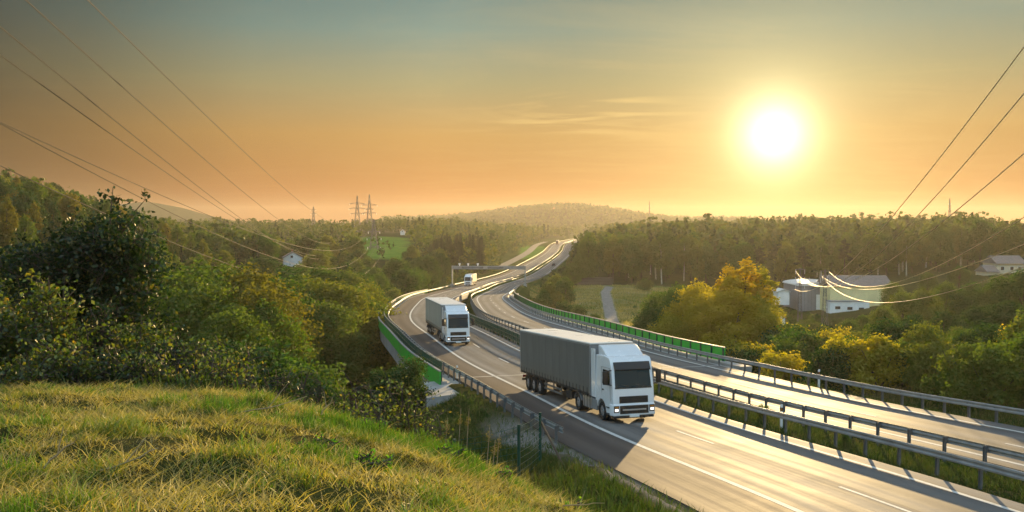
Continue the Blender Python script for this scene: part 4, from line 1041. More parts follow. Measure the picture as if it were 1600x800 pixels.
def plant(kind, X, Y, H, label, group=None, leaf=None, wide=1., sink=0.):
    tr, cr, h0 = random.choice(PROTO[kind]); nm, cat = NAMES[kind]
    t = thing(nm, label, cat, (X, Y, gz(X, Y) - sink), group); s = H / h0; w = s * wide * random.uniform(.9, 1.12)
    t.scale = (w, w, s); t.rotation_euler = (R(random.uniform(-2, 2)), R(random.uniform(-2, 2)), random.uniform(0, 6.28))
    link('trunk' if kind != 'bush' else 'stems', tr, t); link('crown' if kind != 'bush' else 'foliage', crown_with(cr, leaf) if leaf else cr, t)
    PLANTED.append((X, Y, H)); return t
def plant_px(kind, px, ytop, Z, label, group=None, leaf=None, wide=1., minh=1.5):
    X = at(px, Z); H = max(minh, (hz(ytop, Z) - gz(X, Z)) * 1.0); return plant(kind, X, Z, H, label, group, leaf, wide)

# --- trees with a place of their own: the rounded row below the hill
L1 = 'rounded green and ochre tree in the dense row below the grassy hill'; G1 = 'rounded trees below the grassy hill'
for px, yt, Z, leaf, w in ((255, 418, 78, 'leaf_green', 1.25), (300, 412, 84, 'leaf_birch', 1.3), (345, 408, 92, 'leaf_birch', 1.25), (388, 416, 86, 'leaf_ochre', 1.2), (330, 440, 72, 'leaf_birch', 1.3), (395, 445, 76, 'leaf_ochre', 1.2), (275, 450, 70, 'leaf_green', 1.3),
                           (415, 470, 74, 'leaf_green', 1.1), (360, 480, 66, 'leaf_birch', 1.2), (225, 440, 80, 'leaf_green', 1.3), (430, 430, 110, 'leaf_green', 1.2)):
    plant_px('fine', px, yt, Z, L1, G1, leaf, w)
L2 = 'leafy green tree in the row between the hill trees and the viaduct'; G2 = 'green trees before the viaduct'
for px, yt, Z, leaf, w in ((455, 440, 112, 'leaf_birch', 1.25), (490, 432, 120, 'leaf_birch', 1.2), (520, 438, 118, 'leaf_birch', 1.3), (548, 445, 124, 'leaf_birch', 1.2), (572, 440, 138, 'leaf_birch', 1.0), (470, 465, 104, 'leaf_green', 1.3), (510, 470, 106, 'leaf_birch', 1.2), (540, 470, 122, 'leaf_green', 1.1),
                           (604, 446, 245, 'leaf_green', 1.2), (622, 440, 268, 'leaf_green', 1.1), (640, 436, 292, 'leaf_green', 1.1), (655, 434, 320, 'leaf_green', 1.0), (440, 492, 98, 'leaf_dark', 1.1), (450, 415, 170, 'leaf_green', 1.3), (500, 415, 175, 'leaf_birch', 1.3), (540, 420, 180, 'leaf_green', 1.3), (465, 430, 150, 'leaf_green', 1.2), (565, 425, 190, 'leaf_green', 1.1), (590, 426, 230, 'leaf_birch', 1.1)):
    plant_px('fine', px, yt, Z, L2, G2, leaf, w)
# --- the orange and yellow clump behind the inner barrier
L3 = 'yellow orange autumn tree in the clump behind the inner green barrier'; G3 = 'autumn clump behind the barrier'
for px, yt, Z, kd, leaf, w in ((1165, 402, 128, 'tall', 'leaf_autumn', 1.5), (1130, 412, 132, 'tall', 'leaf_autumn', 1.5), (1195, 415, 135, 'tall', 'leaf_autumn', 1.4), (1090, 440, 128, 'broad', 'leaf_autumn', 1.2), (1060, 445, 136, 'broad', 'leaf_birch', 1.2), (1030, 455, 140, 'broad', 'leaf_birch', 1.1), (1110, 455, 118, 'broad', 'leaf_autumn', 1.2), (1150, 450, 112, 'broad', 'leaf_autumn', 1.2), (1185, 460, 116, 'broad', 'leaf_autumn', 1.2), (1015, 478, 132, 'broad', 'leaf_green', 1.0), (1050, 490, 118, 'broad', 'leaf_autumn', 1.1), (1200, 480, 110, 'broad', 'leaf_autumn', 1.1)):
    plant_px('fine' if kd == 'broad' else kd, px, yt, Z, L3, G3, leaf, w)
# --- small clump on the embankment beside the gantry
L4 = 'bushy green tree on the grassy embankment below the gantry post'; G4 = 'embankment clump below the gantry'
for px, yt, Z, w in ((868, 428, 252, 1.1), (882, 433, 246, 1.2), (858, 440, 238, 1.), (850, 452, 226, .9), (872, 455, 232, 1.1), (895, 410, 330, 1.3), (915, 402, 350, 1.3)):
    plant_px('broad', px, yt, Z, L4, G4, random.choice(['leaf_green', 'leaf_birch']), w)
# --- bushes and low trees along the outer edge of the empty carriageway
L5 = 'green and yellow bush in the belt behind the outer guard rail'; G5 = 'bushes behind the outer guard rail'
for i in range(88):
    o = random.uniform(24.5, 46); Y = random.uniform(46, 118); p = road_pt(Y, o); pxx = 800 + FPX * p[0] / p[1]
    if 1150 < pxx < 1680:
        yt = 545 - 34 * (o - 24) / 20 - 26 * random.random() + (1600 - pxx) * .01
        H = min(6.5, max(2.2, hz(yt, Y) - gz(p[0], Y))); plant('bush', p[0], p[1], H, L5, G5, random.choice(['leaf_green', 'leaf_birch', 'leaf_autumn', 'leaf_birch', 'leaf_dark', 'leaf_dark']), 1.1)
L6 = 'green roadside tree between the bushes and the workshop'; G6 = 'trees between the bushes and the workshop'
for px, yt, Z, leaf, w in ((1410, 455, 175, 'leaf_birch', 1.3), (1440, 450, 180, 'leaf_green', 1.3), (1480, 440, 190, 'leaf_birch', 1.3), (1520, 440, 180, 'leaf_green', 1.3), (1560, 430, 170, 'leaf_green', 1.3), (1600, 420, 165, 'leaf_green', 1.3), (1380, 478, 160, 'leaf_birch', 1.2), (1350, 492, 165, 'leaf_green', 1.2), (1330, 500, 158, 'leaf_green', 1.1),
                           (1430, 490, 128, 'leaf_dark', 1.3), (1475, 485, 125, 'leaf_dark', 1.3), (1530, 478, 120, 'leaf_dark', 1.3), (1580, 470, 115, 'leaf_dark', 1.4), (1620, 465, 118, 'leaf_dark', 1.3), (1500, 510, 108, 'leaf_green', 1.2), (1555, 505, 100, 'leaf_dark', 1.2), (1605, 500, 98, 'leaf_dark', 1.2), (1460, 520, 106, 'leaf_green', 1.1), (1400, 515, 122, 'leaf_green', 1.1), (1395, 440, 235, 'leaf_birch', 1.2), (1450, 425, 260, 'leaf_birch', 1.3), (1500, 415, 265, 'leaf_green', 1.3), (1590, 428, 250, 'leaf_green', 1.2), (1230, 520, 112, 'leaf_birch', 1.), (1260, 528, 105, 'leaf_green', 1.), (1215, 505, 122, 'leaf_autumn', 1.)):
    plant_px('fine', px, yt, Z, L6, G6, leaf, w)
L6b = 'low green bush in the grass before the grey hall and workshop'
for px, yt, Z in ((1222, 480, 245), (1245, 484, 240), (1262, 487, 235), (1275, 490, 225), (1310, 497, 222), (1330, 496, 222), (1352, 492, 232), (1375, 486, 240), (1240, 495, 215), (1265, 498, 205), (1325, 498, 200), (1205, 485, 230)):
    plant_px('bush', px, yt, Z, L6b, 'bushes before the hall', random.choice(['leaf_green', 'leaf_birch']), 1.5)
L6c = 'round pale bush standing at the far end of the meadow'
plant_px('bush', 1009, 434, 312, L6c, None, 'leaf_birch', 1.5)
L6d = 'small low bush scattered on the pale meadow grass'
for px, yt, Z in ((993, 480, 240), (880, 470, 225), (905, 476, 215), (930, 490, 205), (1000, 500, 190), (838, 462, 222), (1060, 443, 330), (1085, 445, 325)):
    plant_px('bush', px, yt, Z, L6d, 'bushes on the meadow', 'leaf_green', 1.3, 1.2)
# --- forest behind meadow and buildings: front rows are trees of their own
def scatter(n, zone, test, spacing, seed):
    r = np.random.default_rng(seed); out = []; cell = {}
    for _ in range(n * 30):
        if len(out) >= n: break
        px = r.uniform(*zone[0]); Z = math.sqrt(r.uniform(zone[1][0] ** 2, zone[1][1] ** 2)); X = at(px, Z)
        if not test(px, X, Z): continue
        k = (int(X // spacing), int(Z // spacing)); near = [q for a in (-1, 0, 1) for b in (-1, 0, 1) for q in cell.get((k[0] + a, k[1] + b), [])]
        if any((q[0] - X) ** 2 + (q[1] - Z) ** 2 < spacing ** 2 for q in near): continue
        cell.setdefault(k, []).append((X, Z)); out.append((px, X, Z))
    return sorted(out, key=lambda q: q[2])
def road_o(X, Y): return (X - float(road_x(Y))) / math.sqrt(1 + float(road_d(Y)) ** 2)
def clear(px, X, Z):
    o = road_o(X, Z); lo = -9 if Z < 450 or Z > 1000 else -22
    hi = 27 if Z < 340 else 31
    if lo < o < hi and Z < 1540: return False
    q = X / Z
    if 398 < Z < 648 and -.176 < q < -.108: return False
    if 550 < Z < 850 and .0 < q < .042: return False
    if 170 < Z < 345 and .03 < q < .155: return False
    if 195 < Z < 330 and .285 < q < .435: return False
    if 285 < Z < 330 and .51 < q < .6: return False
    if 300 < Z < 352 and -.262 < q < -.226: return False
    return True
L7 = 'tall slender forest tree in the front rows behind meadow and hall'; L7b = 'white stemmed birch in the forest edge behind meadow and hall'; L7p = 'dark pine with a bare stem in the forest behind meadow and hall'
def skyR(px): return np.interp(px, [900, 925, 960, 1000, 1060, 1130, 1250, 1350, 1450, 1520, 1600, 1700], [372, 356, 345, 336, 336, 334, 330, 330, 337, 336, 345, 345]) + 9 * (float(vnoise(px * .035, 0., 5)) - .55)
for px, X, Z in scatter(95, ((905, 1660), (352, 410)), clear, 8.5, 11):
    kd = random.choices(['tall', 'birch', 'pine', 'broad'], [.30, .26, .10, .34])[0]; H = random.uniform(16, 22)
    H = min(H, hz(float(skyR(px)), Z) - gz(X, Z) + random.uniform(-4, 1.3 if kd != 'pine' else -.8)); plant(kd, X, Z, max(H, 9), dict(tall=L7, birch=L7b, pine=L7p, broad='full crowned broadleaf tree in the forest edge behind meadow and hall')[kd], dict(broad='broadleaf trees behind the meadow', tall='forest trees behind the meadow', birch='birches behind the meadow', pine='pines behind the meadow')[kd], random.choice(['leaf_green', 'leaf_green', 'leaf_birch']) if kd in ('tall', 'broad') else None, .85 if kd == 'broad' else 1.3)
# --- wooded hillside behind the dark tree
L8 = 'green broadleaf tree on the steep wooded hillside'; L8s = 'dark spruce on the steep wooded hillside'; L8b = 'slender pale tree on the steep wooded hillside'
def skyL(px): return np.interp(px, [-60, 0, 50, 120, 200, 260, 330, 450, 540], [262, 266, 280, 296, 322, 338, 346, 345, 348])
for px, X, Z in scatter(105, ((-45, 330), (120, 300)), clear, 7.5, 21):
    kd = random.choices(['broad', 'tall', 'spruce', 'birch'], [.45, .25, .14, .16])[0]
    H = random.uniform(9, 15); H = min(H, hz(float(skyL(px)), Z) - gz(X, Z) + random.uniform(-1.5, .8))
    if H < 4: continue
    plant(kd, X, Z, H, dict(broad=L8, tall=L8, spruce=L8s, birch=L8b)[kd], dict(broad='broadleaf trees on the hillside', tall='broadleaf trees on the hillside', spruce='spruces on the hillside', birch='pale trees on the hillside')[kd],
          random.choice(['leaf_green', 'leaf_green', 'leaf_birch', 'leaf_dark', 'leaf_ochre']) if kd in ('broad', 'tall') else None, 1.1)
# --- wooded valley between hillside and motorway
L9 = 'rounded tree in the wooded valley around the white farmhouse'
for px, X, Z in scatter(62, ((330, 690), (225, 395)), clear, 11, 31):
    H = random.uniform(9, 14)
    if 425 < px < 490 and Z < 350: H = min(H, hz(412, Z) - gz(X, Z))
    if 565 < px < 640: H = min(H, hz(402, Z) - gz(X, Z))
    if H < 4: continue
    plant('broad', X, Z, H, L9, 'trees around the farmhouse', random.choice(['leaf_green', 'leaf_green', 'leaf_birch', 'leaf_dark']), 1.2)
# --- the dark spruce stand left of the motorway
L10 = 'dark spruce in the dense stand left of the sign gantry'
for i in range(34):
    px = random.uniform(672, 757); Z = random.uniform(410, 470); X = at(px, Z)
    if road_o(X, Z) < -11: plant('spruce', X, Z, hz(float(np.interp(px, [672, 700, 730, 757], [374, 364, 362, 366])), Z) - gz(X, Z) + random.uniform(-2.5, .5), L10, 'spruce stand beside the motorway', None, 1.25)

# --- far woods: uncountable, one object each
def woods(name, zone, n, spacing, hh, sky, seed, size=.75, nl=64):
    r = np.random.default_rng(seed); pts = scatter(n, zone, clear if name != 'scrub' else clear_scrub, spacing, seed); Vs = []; vs = []
    XY = np.array([(x, z) for _, x, z in pts]); base = ground_h(XY[:, 0], XY[:, 1])
    for (px, X, Z), b in zip(pts, base):
        H = r.uniform(*hh)
        if sky is not None: H = min(H, (YH - float(sky(px))) / FPX * Z - b + r.uniform(-5.5, 1.5))
        if H < 3 and name != 'scrub': continue
        sp = r.random() < .2 and name != 'scrub'; k = nl; d = unit(r.normal(size=(k, 3)) + np.array([0, 0, .2])); f = r.random(k)
        if sp: z = H * (.12 + .88 * f); rad = (1 - f) ** .8 * H * .16; P = np.stack([d[:, 0] * rad, d[:, 1] * rad, z], 1)
        else:
            w = H * .31; lob = r.normal(size=(5, 3)) * np.array([w * .5, w * .5, H * .16]) + np.array([0, 0, H * .66]); q = r.integers(0, 5, k); P = lob[q] + d * (w * .55 * (.6 + .4 * f))[:, None]
            P[:, 2] = np.clip(P[:, 2], H * .15, H)
        P = P + np.array([X, Z, b + CAMZ]); sz = size * (H / 13) * r.uniform(.8, 1.5, k) * (1.15 + .25 * (Z > 900))
        V, _ = leaf_quads(P, unit(d + r.normal(size=d.shape) * .6), sz * 1.5, sz * 1.2, r, .1); Vs.append(V); vs.append(np.repeat(np.clip((.05 if sp else .25) + .5 * r.random() + .25 * r.random(k), 0, 1) * (.35 if sp else 1), 4))
    V = np.concatenate(Vs); o = link(name, np_mesh(name, V, np.arange(len(V)).reshape(-1, 4), M['leaf_far'], dict(v=np.concatenate(vs)))); return o
M['leaf_far'] = leaf_mat('leaf_far', [(0, (.014, .03, .010)), (.3, (.035, .06, .013)), (.65, (.07, .095, .017)), (1, (.13, .12, .02))], own=0., transl=.4)
tag(woods('woods', ((900, 1720), (405, 560)), 620, 7.5, (15, 22), skyR, 41), 'forest mass behind the front rows beyond the meadow and hall', 'forest', kind='stuff')
tag(woods('woods', ((-60, 420), (290, 430)), 520, 7, (10, 16), skyL, 42), 'woodland crowning the hillside ridge under the cables', 'forest', kind='stuff')
def skyC(px): return np.interp(px, [300, 450, 560, 600, 640, 680, 720, 780, 840, 900], [345, 343, 347, 340, 332, 338, 337, 338, 346, 356])
tag(woods('woods', ((300, 900), (395, 900)), 1500, 10, (9, 16), skyC, 43, .8, 54), 'woodland between the green field and the distant motorway', 'forest', kind='stuff')
tag(woods('woods', ((100, 1000), (900, 1650)), 1300, 20, (10, 18), lambda p: 341 + 3 * math.sin(p * .05), 44, 1.0, 40), 'hazy far woodland reaching to the distant hill', 'forest', kind='stuff')
tag(woods('woods', ((600, 1180), (1640, 2300)), 4200, 10, (11, 17), None, 45, 1.5, 16), 'wooded slopes of the distant hazy hill', 'forest', kind='stuff')
tag(woods('woods', ((925, 1700), (560, 1500)), 900, 17, (12, 20), lambda p: float(skyR(p)) + 6, 46, 1.0, 44), 'forest reaching to the horizon below the sun', 'forest', kind='stuff')

def clear_scrub(px, X, Z):
    o = road_o(X, Z); k = Z < 470
    return (k and -16 < o < -8) or -34 < o < (-21 if not k else -12) or 24 < o < 34
tag(woods('scrub', ((600, 1000), (330, 1000)), 620, 4.5, (2, 5.5), None, 47, 1.5, 40), 'low scrub lining the verges of the distant motorway', 'scrub', kind='stuff')

# ------------------------------------------------------------------ foreground tree and shrubs with real leaves
def branchy(name, label, X, Y, spec, leaf_n, L, mat, cat, seed, group=None, bark='bark', part='leaves', spread=.42):
    """spec: list of limb polylines (metres, relative to the foot); leaves gather along twigs that leave the limbs"""
    r = np.random.default_rng(seed); z0 = gz(X, Y); t = thing(name, label, cat, (X, Y, z0), group); m = MB(); nodes = []
    for pts, ra, rb, dens, tw in spec:
        P = [Vector(p) for p in pts]; n = len(P); m.tube(P, [ra + (rb - ra) * i / (n - 1) for i in range(n)], 7)
        seg = [(P[i + 1] - P[i]).length for i in range(n - 1)]; tot = sum(seg)
        for j in range(int(dens)):
            d = r.uniform(.18, 1.0) ** .8 * tot; i = 0
            while i < n - 2 and d > seg[i]: d -= seg[i]; i += 1
            b = P[i].lerp(P[i + 1], min(1, d / seg[i])); dr = Vector(unit(r.normal(size=3) + np.array([0, 0, .35]))); ln = tw * r.uniform(.5, 1.2); e = b + dr * ln
            m.tube([b, (b + e) / 2 + Vector((0, 0, .05 * ln)), e], [.012, .008, .004], 3, cap=False); nodes.append((np.array(b), np.array(e)))
    B = np.array([q[0] for q in nodes]); E = np.array([q[1] for q in nodes]); k = r.integers(0, len(nodes), leaf_n); f = r.uniform(.25, 1.08, leaf_n)[:, None]
    P = B[k] * (1 - f) + E[k] * f + r.normal(size=(leaf_n, 3)) * spread * np.linalg.norm(E[k] - B[k], axis=1)[:, None] * .5
    P = P[P[:, 2] > .02]; nrm = unit(r.normal(size=P.shape) + np.array([.1, -.2, .5])); sz = L * r.uniform(.6, 1.35, len(P))
    V, Q = leaf_quads(P, nrm, sz, sz * .62, r, .1)
    m.build('trunk' if cat == 'tree' else 'stems', M[bark], t, smooth=True)
    link(part, np_mesh(part, V, Q, M[mat], dict(v=np.repeat(r.random(len(P)) ** 1.3, 4))), t); return t
def fan(n, h, w, seed, ra=.03, dens=14, tw=.5, z0=0.):
    r = np.random.default_rng(seed); out = []
    for i in range(n):
        a = r.uniform(0, 6.28); d = w * r.uniform(.2, 1) ; hh = h * r.uniform(.6, 1.05) * (1 - .35 * d / max(w, .01)); x, y = d * math.cos(a), d * math.sin(a) * .7
        out.append(([(x * .25, y * .25, z0 - .2), (x * .6, y * .6, hh * .45), (x * .9 + r.uniform(-.1, .1), y * .9, hh * .8), (x, y, hh)], ra, .006, dens, tw))
    return out
# large dark tree, foot below the crest
Y = 24.; X = at(150, Y); zf = gh(X, Y)
def hp(px, py, dy=0.): return ((px - 800) / FPX * (Y + dy) - X, dy, (YH - py) / FPX * (Y + dy) - zf)
spec = [([(0, 0, -.4), hp(152, 520), hp(156, 450), hp(160, 400)], .17, .09, 10, .8)]
for tgt, via, dn in (((228, 312), (185, 360), 0), ((178, 292), (172, 350), 0), ((105, 374), (125, 420), 0), ((55, 392), (110, 435), 0), ((30, 395), (90, 450), 0), ((238, 400), (200, 420), 0), ((232, 455), (200, 460), 0), ((212, 362), (185, 395), 0), ((140, 356), (150, 400), 0), ((75, 430), (110, 460), 0), ((245, 500), (200, 500), 0), ((190, 342), (178, 385), 0), ((120, 380), (140, 420), 0), ((20, 440), (80, 480), 0), ((100, 480), (130, 480), 0), ((190, 480), (170, 480), 0), ((155, 420), (150, 440), 0), ((-10, 400), (60, 450), 0), ((-20, 470), (50, 490), 0), ((60, 500), (110, 500), 0)):
    for dy in (-1.2, .2, 1.4):
        j = random.uniform(-12, 12)
        if tgt in ((228, 312), (178, 292)):
            if dy != .2: continue
            j = 0
        spec.append(([hp(156, 450), hp(*via, dy * .5), hp(tgt[0] + j, tgt[1] + abs(j), dy)], .05, .008, 24 if j or tgt[0] < 100 else 7, .75 if j else .28))
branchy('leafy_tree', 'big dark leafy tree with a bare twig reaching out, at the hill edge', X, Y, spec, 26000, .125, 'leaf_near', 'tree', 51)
# yellow green young trees and shrubs along the hill edge
def shrub(px, ytop, Z, n, w, leaves, L, label, seed, mat='leaf_shrub', group='shrubs along the hill edge', dens=16, tw=.42):
    X = at(px, Z); h = hz(ytop, Z) - gz(X, Z); branchy('shrub', label, X, Z, fan(n, h, w, seed, .02 + .006 * h, dens, tw), leaves, L, mat, 'shrub', seed, group)
shrub(40, 405, 17.5, 16, 1.05, 4200, .10, 'tall yellow green shrub with a pointed top in front of the dark tree', 61)
shrub(-25, 470, 17, 14, .9, 2600, .10, 'yellow green shrub cut off by the picture edge', 62)
shrub(95, 455, 17.2, 12, .8, 2400, .095, 'yellow green shrub just beside the tall pointed one', 63)
shrub(150, 470, 19, 14, .9, 2200, .09, 'dark shrub with pale fluttering leaves under the big tree', 64, 'leaf_near')
shrub(205, 480, 19, 14, .9, 2400, .09, 'shrub with glinting pale leaves below the big dark tree', 65)
shrub(262, 515, 18.5, 14, .8, 1800, .085, 'leafy shrub right of the big tree on the crest', 66, 'leaf_near')
shrub(318, 500, 19, 12, .8, 1500, .085, 'shrub with upright leafy shoots before the rounded trees', 67)
shrub(372, 525, 18.5, 12, .75, 1500, .08, 'thin leafy shrub before the ochre rounded tree', 68)
shrub(412, 560, 18, 9, .6, 800, .08, 'low shrub at the end of the row on the crest', 69, 'leaf_near')
shrub(70, 535, 15.5, 16, .9, 2600, .085, 'low dense shrub with reddish leaves at the front of the row', 70)
shrub(170, 555, 15.8, 14, .8, 1900, .08, 'low dense shrub in the middle of the row front', 71, 'leaf_near')
shrub(235, 560, 16, 12, .8, 1600, .08, 'low shrub with orange leaves in the row front', 72)
shrub(330, 572, 16, 12, .7, 1100, .075, 'low sparse shrub at the row front near the bare crest', 73)
GS = 'shoots on the slope above the fence'
shrub(520, 575, 19.5, 7, .5, 420, .085, 'sparse sapling with yellow leaves before the dark valley', 74, group=GS)
shrub(560, 590, 19, 8, .6, 600, .085, 'leafy young shoots on the slope left of the tall sapling', 75, group=GS)
shrub(608, 575, 20, 9, .6, 900, .085, 'tall leafy sapling below the end of the green parapet', 76, group=GS)
shrub(645, 600, 20, 10, .7, 900, .085, 'dense shoots between the tall sapling and the fence', 77, group=GS)
shrub(580, 625, 17, 9, .6, 700, .075, 'low leafy shoots along the dry crest of the hill', 78, group=GS)
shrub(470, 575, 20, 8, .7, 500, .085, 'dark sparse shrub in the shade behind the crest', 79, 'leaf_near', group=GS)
shrub(675, 640, 19, 8, .5, 500, .075, 'small leafy shoots nearest the wire fence', 80, group=GS)
L11 = 'dark bush filling the shaded hollow below the viaduct'
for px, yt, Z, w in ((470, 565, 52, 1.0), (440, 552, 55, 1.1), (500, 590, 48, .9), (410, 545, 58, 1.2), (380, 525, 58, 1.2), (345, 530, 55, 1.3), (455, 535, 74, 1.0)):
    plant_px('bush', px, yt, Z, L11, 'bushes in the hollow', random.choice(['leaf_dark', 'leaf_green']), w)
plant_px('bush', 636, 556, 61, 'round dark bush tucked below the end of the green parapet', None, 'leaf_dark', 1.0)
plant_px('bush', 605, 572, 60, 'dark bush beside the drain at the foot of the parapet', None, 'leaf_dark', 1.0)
for Y_, o_, h_, lb in ((45.5, 9.5, .9, 'small green bush growing between the two median rails'), (38, 9.3, .5, 'tiny weed bush between the two median rails')):
    p = road_pt(Y_, o_); plant('bush', p[0], p[1], h_, lb, None, 'leaf_green', 1.2)

# ------------------------------------------------------------------ grass: blades, one object per sward
def blades(name, X, Y, h, w, v, lean, seed, mat='grass'):
    r = np.random.default_rng(seed); n = len(X); z = ground_h(X, Y) + CAMZ - .02; a = r.uniform(0, 6.28, n); la = r.uniform(0, 6.28, n); ln = h * lean
    dx, dy = np.cos(a) * w * .5, np.sin(a) * w * .5; lx, ly = np.cos(la) * ln, np.sin(la) * ln; hv = h * np.sqrt(np.clip(1 - lean ** 2 * .8, .06, 1))
    def P(x, y, zz): return np.stack([x, y, zz], 1)
    V = np.stack([P(X - dx, Y - dy, z), P(X + dx, Y + dy, z), P(X + lx * .4 + dx * .8, Y + ly * .4 + dy * .8, z + hv * .62), P(X + lx * .4 - dx * .8, Y + ly * .4 - dy * .8, z + hv * .62),
                  P(X + lx + dx * .15, Y + ly + dy * .15, z + hv), P(X + lx - dx * .15, Y + ly - dy * .15, z + hv)], 1).reshape(-1, 3)
    i = np.arange(n)[:, None] * 6; Q = np.concatenate([i + [0, 1, 2, 3], i + [3, 2, 4, 5]])
    return tag(link(name, np_mesh(name, V, Q, M[mat], dict(v=np.repeat(v, 6)))), kind='stuff')
r = np.random.default_rng(91); n = 330000
Yv = 3.5 + 15.5 * r.random(n) ** .75; Xv = Yv * (-.66 + r.random(n) * .90)
tuft = fbm(Xv * 1.7, Yv * 1.7, 61, 3); dry = fbm(Xv * .55 + 3, Yv * .8, 71, 4); fine = vnoise(Xv * 5, Yv * 5, 81)
hole = vnoise(Xv * 1.15 + 7, Yv * 1.3, 83)
keep = (r.random(n) < .15 + .85 * sstep(.15, .38, hole)) & (r.random(n) < .30 + 1.1 * np.clip(tuft - .3, 0, 1) + .3 * fine) & (ground_h(Xv, Yv) > -6.2)
Xv, Yv, tuft, dry, fine = Xv[keep], Yv[keep], tuft[keep], dry[keep], fine[keep]; n = len(Xv)
dryv = np.clip((dry - .36) * 3.2, 0, 1); green = sstep(.52, .66, tuft) * (.35 + .65 * (vnoise(Xv * .9, Yv * .9, 88) > .45))
v = np.clip(.27 + .6 * dryv - .5 * green + r.normal(size=n) * .17, 0, 1)
h = (.045 + .085 * r.random(n) ** 1.5) * (.6 + .9 * green + .4 * fine); lean = np.clip(.35 + .55 * dryv - .3 * green + r.normal(size=n) * .15, .1, .98)
m2 = 64000; Y2 = 3.5 + 14.5 * r.random(m2) ** .75; X2 = Y2 * (-.66 + r.random(m2) * .90); k2 = (fbm(X2 * .9, Y2 * 1.1, 171, 3) + .25 * r.random(m2) > .52) & (ground_h(X2, Y2) > -6); X2, Y2 = X2[k2], Y2[k2]; m2 = len(X2)
tag(blades('dead_grass', X2, Y2, .12 + .16 * r.random(m2), .006 + .005 * r.random(m2), np.clip(.62 + .3 * r.random(m2) - .25 * (r.random(m2) < .15), 0, 1), np.clip(.93 + r.normal(size=m2) * .06, .6, 1.0), 97), 'matted dead straw lying over the near hill', 'grass')
tag(blades('grass', Xv, Yv, h, .005 + .005 * r.random(n), v, lean, 92), 'mixed green and dry straw grass covering the near hill', 'grass')
n = 110000; Yv = 17 + 55 * r.random(n) ** 1.2; ov = -3.6 - 26 * r.random(n) ** 1.3; d_ = road_d(Yv); L_ = np.sqrt(1 + d_ ** 2); Xv = road_x(Yv) + ov / L_; Yy = Yv - ov * d_ / L_
keep = (Yy > 15) & ((ov < -5.4) | (r.random(n) < .12) | ((Yy > 50) & (ov < -4.2))) & ~((Yy > 60) & (ov > -6.6)); Xv, Yy = Xv[keep], Yy[keep]; n = len(Xv)
dry = fbm(Xv * .35, Yy * .35, 77, 3); v = np.clip(.15 + 1.0 * (dry - .38) + r.normal(size=n) * .12, 0, 1)
tag(blades('grass', Xv, Yy, .18 + .3 * r.random(n) ** 2, .022 + .02 * r.random(n), v, np.clip(.45 + r.normal(size=n) * .2, .1, .95), 93, 'grass_dull'), 'rough grass on the shaded slope beside the hard shoulder', 'grass')
n = 60000; Yv = 18 + 62 * r.random(n) ** 1.3; ov = r.uniform(7.5, 11.1, n); d_ = road_d(Yv); L_ = np.sqrt(1 + d_ ** 2); Xv = road_x(Yv) + ov / L_; Yy = Yv - ov * d_ / L_
keep = (Yy < 70) & (vnoise(Xv * .8, Yy * .8, 15) + .35 * r.random(n) > .42); Xv, Yy = Xv[keep], Yy[keep]; n = len(Xv)
v = np.clip(.1 + .9 * (fbm(Xv * .5, Yy * .5, 78, 3) - .3) + r.normal(size=n) * .13, 0, 1)
tag(blades('grass', Xv, Yy, .10 + .2 * r.random(n) ** 2, .02 + .015 * r.random(n), v, np.clip(.45 + r.normal(size=n) * .2, .1, .95), 94, 'grass_dull'), 'short green grass filling the strip between the median rails', 'grass')
n = 60000; Yv = 25 + 75 * r.random(n) ** 1.1; ov = 19.1 + 14 * r.random(n) ** 1.3; d_ = road_d(Yv); L_ = np.sqrt(1 + d_ ** 2); Xv = road_x(Yv) + ov / L_; Yy = Yv - ov * d_ / L_
dry = vnoise(Xv * .3, Yy * .3, 16); tall = sstep(21.5, 23.5, ov)
v = np.clip(.12 + .75 * dry * tall + .15 * dry + r.normal(size=n) * .12, 0, 1)
tag(blades('grass', Xv, Yy, (.15 + .25 * r.random(n) ** 2) * (1 + 1.6 * tall * dry), .02 + .02 * r.random(n), v, np.clip(.35 + r.normal(size=n) * .2, .1, .95), 95, 'grass_dull'), 'tall dry grass verge in front of the roadside bushes', 'grass')
n = 50000; Zv = 150 + 190 * r.random(n); Xv = Zv * (.02 + .17 * r.random(n)); oo = (Xv - road_x(Zv)) / np.sqrt(1 + road_d(Zv) ** 2)
keep = (oo > 22) & (np.abs(Xv - np.interp(Zv, [150, 185, 210, 250, 300, 330], [at(960, 150), at(962, 185), at(957, 210), at(951, 250), at(946, 300), at(952, 330)])) > 2.0); Xv, Zv = Xv[keep], Zv[keep]; n = len(Xv)
v = np.clip(.42 + 1.1 * (fbm(Xv * .07, Zv * .10, 79, 3) - .3) + r.normal(size=n) * .1, 0, 1)
tag(blades('grass', Xv, Zv, .35 + .4 * r.random(n), .10 + .08 * r.random(n), v, np.clip(.5 + r.normal(size=n) * .2, .1, .95), 96), 'pale rough grass on the meadow beside the gravel path', 'grass')
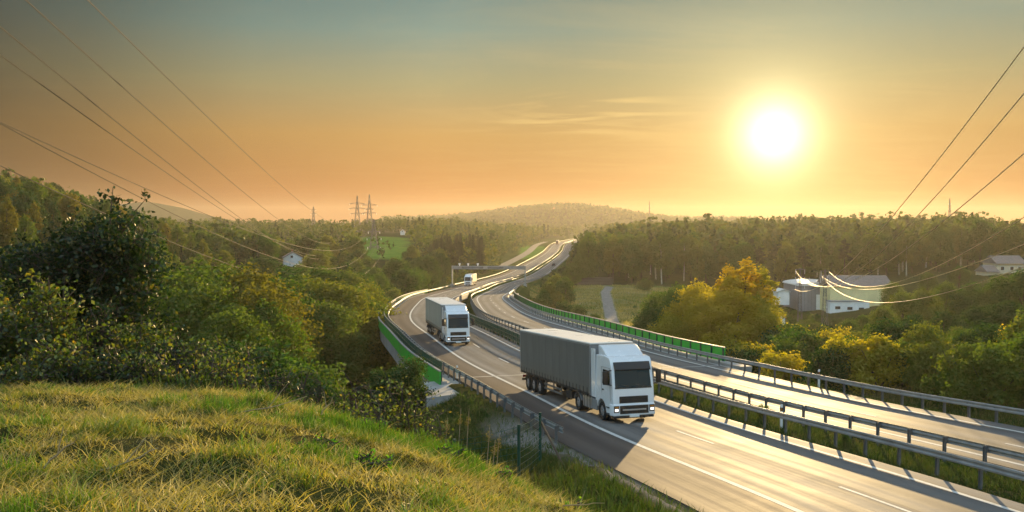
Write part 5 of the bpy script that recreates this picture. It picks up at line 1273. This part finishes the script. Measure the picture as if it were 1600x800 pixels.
# dry stalks and weeds standing on the hill edge
for i, (px, yt, Z) in enumerate(((757, 665, 20), (765, 690, 19.5), (772, 680, 20.5), (712, 640, 22), (725, 640, 22.5), (690, 655, 19))):
    X = at(px, Z); h = hz(yt, Z) - gz(X, Z)
    lb = ['tall dry stalk standing left of the fence posts', 'bent dry stalk beside the tall one near the fence', 'thin dry stalk nearest the fence posts', 'pale dry seed head on the shaded slope', 'second pale seed head on the shaded slope', 'dry stalk at the end of the leafy shoots'][i]
    t = thing('dry_stalk', lb, 'stalk', (X, Z, gz(X, Z)), 'dry stalks on the slope'); m = MB(); m.tube([(0, 0, -.1), (.05, 0, h * .5), (.12, .02, h)], [.018, .013, .006], 5); m.build('stem', M['stalk'], t)
    rr_ = np.random.default_rng(200 + i); P = np.array([.1, .02, h * .86]) + rr_.normal(size=(50, 3)) * np.array([.03, .03, .07]); V, Q = leaf_quads(P, unit(rr_.normal(size=P.shape)), .05, .022, rr_); link('seed_head', np_mesh('seed_head', V, Q, M['grass_dull'], dict(v=np.full(200, .9))), t)
for i, (px, py, Z) in enumerate(((575, 668, 12.0), (700, 722, 11.2), (495, 690, 9.5), (575, 762, 8.3), (790, 752, 10.6), (885, 772, 10.2))):
    X = at(px, Z); lb = ['bright green weed clump on the crest left of the shoots', 'bright green weed clump on the slope edge before the fence', 'green weed tuft in the middle of the dry grass', 'bright green leafy tuft low in the dry grass', 'green weed clump near the hill edge below the fence posts', 'green weed clump where the grassy hill meets the hard shoulder', 'green weed beside the dark hollow in the grass'][i]
    branchy('weed', lb, X, Z, fan(14, .17, .26, 300 + i, .004, 6, .09), 420, .035, 'leaf_weed' if 'leaf_weed' in M else 'grass', 'weed', 310 + i, 'weeds on the hill')

# dead twigs lying in the grass of the hill
for i, (px, Z, ln, a) in enumerate(((62, 6.9, .55, .9), (150, 7.0, .5, .6), (375, 10.6, .9, .35), (500, 11.5, .5, 1.3), (880, 9.6, .5, .2))):
    X = at(px, Z); lb = ['thin dead twig at the bottom corner of the hill', 'forked dead twig in the dark hollow of the grass', 'long pale twig lying on the crest before the shrubs', 'upright dry stem on the crest of the hill', 'short twig in the dry grass near the hard shoulder'][i]
    t = thing('dead_twig', lb, 'twig', (X, Z, gz(X, Z)), 'dead twigs in the grass'); m = MB(); rr_ = np.random.default_rng(400 + i); p = Vector((0, 0, .06)); pts = [p]
    for k in range(5): p = p + Vector((math.cos(a) + rr_.uniform(-.3, .3), rr_.uniform(-.3, .3), math.sin(a) * .6 + rr_.uniform(-.15, .15))) * ln / 5; p.z = max(p.z, .05); pts.append(p)
    m.tube(pts, [.009, .008, .007, .006, .005, .003], 5); q = pts[3] + Vector((rr_.uniform(-.1, .1), .05, ln * .28)); m.tube([pts[2], q], [.006, .003], 4); m.build('stem', M['stalk'], t)

# ------------------------------------------------------------------ haze: one closed box of thin air round everything
ztop = 0.
for o in bpy.data.objects:
    if o.type == 'MESH' and o.name.split('.')[0] in ('woods', 'mast', 'power_cable', 'crown', 'ground'):
        pass
deps = bpy.context.evaluated_depsgraph_get(); deps.update()
for o in bpy.data.objects:
    if o.type == 'MESH':
        for c in o.bound_box: ztop = max(ztop, (o.matrix_world @ Vector(c)).z)
hb = MB().box(-2850, 2850, -1550, 2850, GROUND_MIN - 1, ztop + 2)
hm = bpy.data.materials.new('haze_air'); hm.use_nodes = True; nt = hm.node_tree; nt.nodes.remove(nt.nodes['Principled BSDF'])
pv = nt.nodes.new('ShaderNodeVolumePrincipled'); pv.inputs['Color'].default_value = (.93, .86, .76, 1); pv.inputs['Density'].default_value = HAZE_DENSITY; pv.inputs['Anisotropy'].default_value = .4
nt.links.new(pv.outputs[0], nt.nodes['Material Output'].inputs['Volume'])
tag(hb.build('haze', hm), kind='stuff')
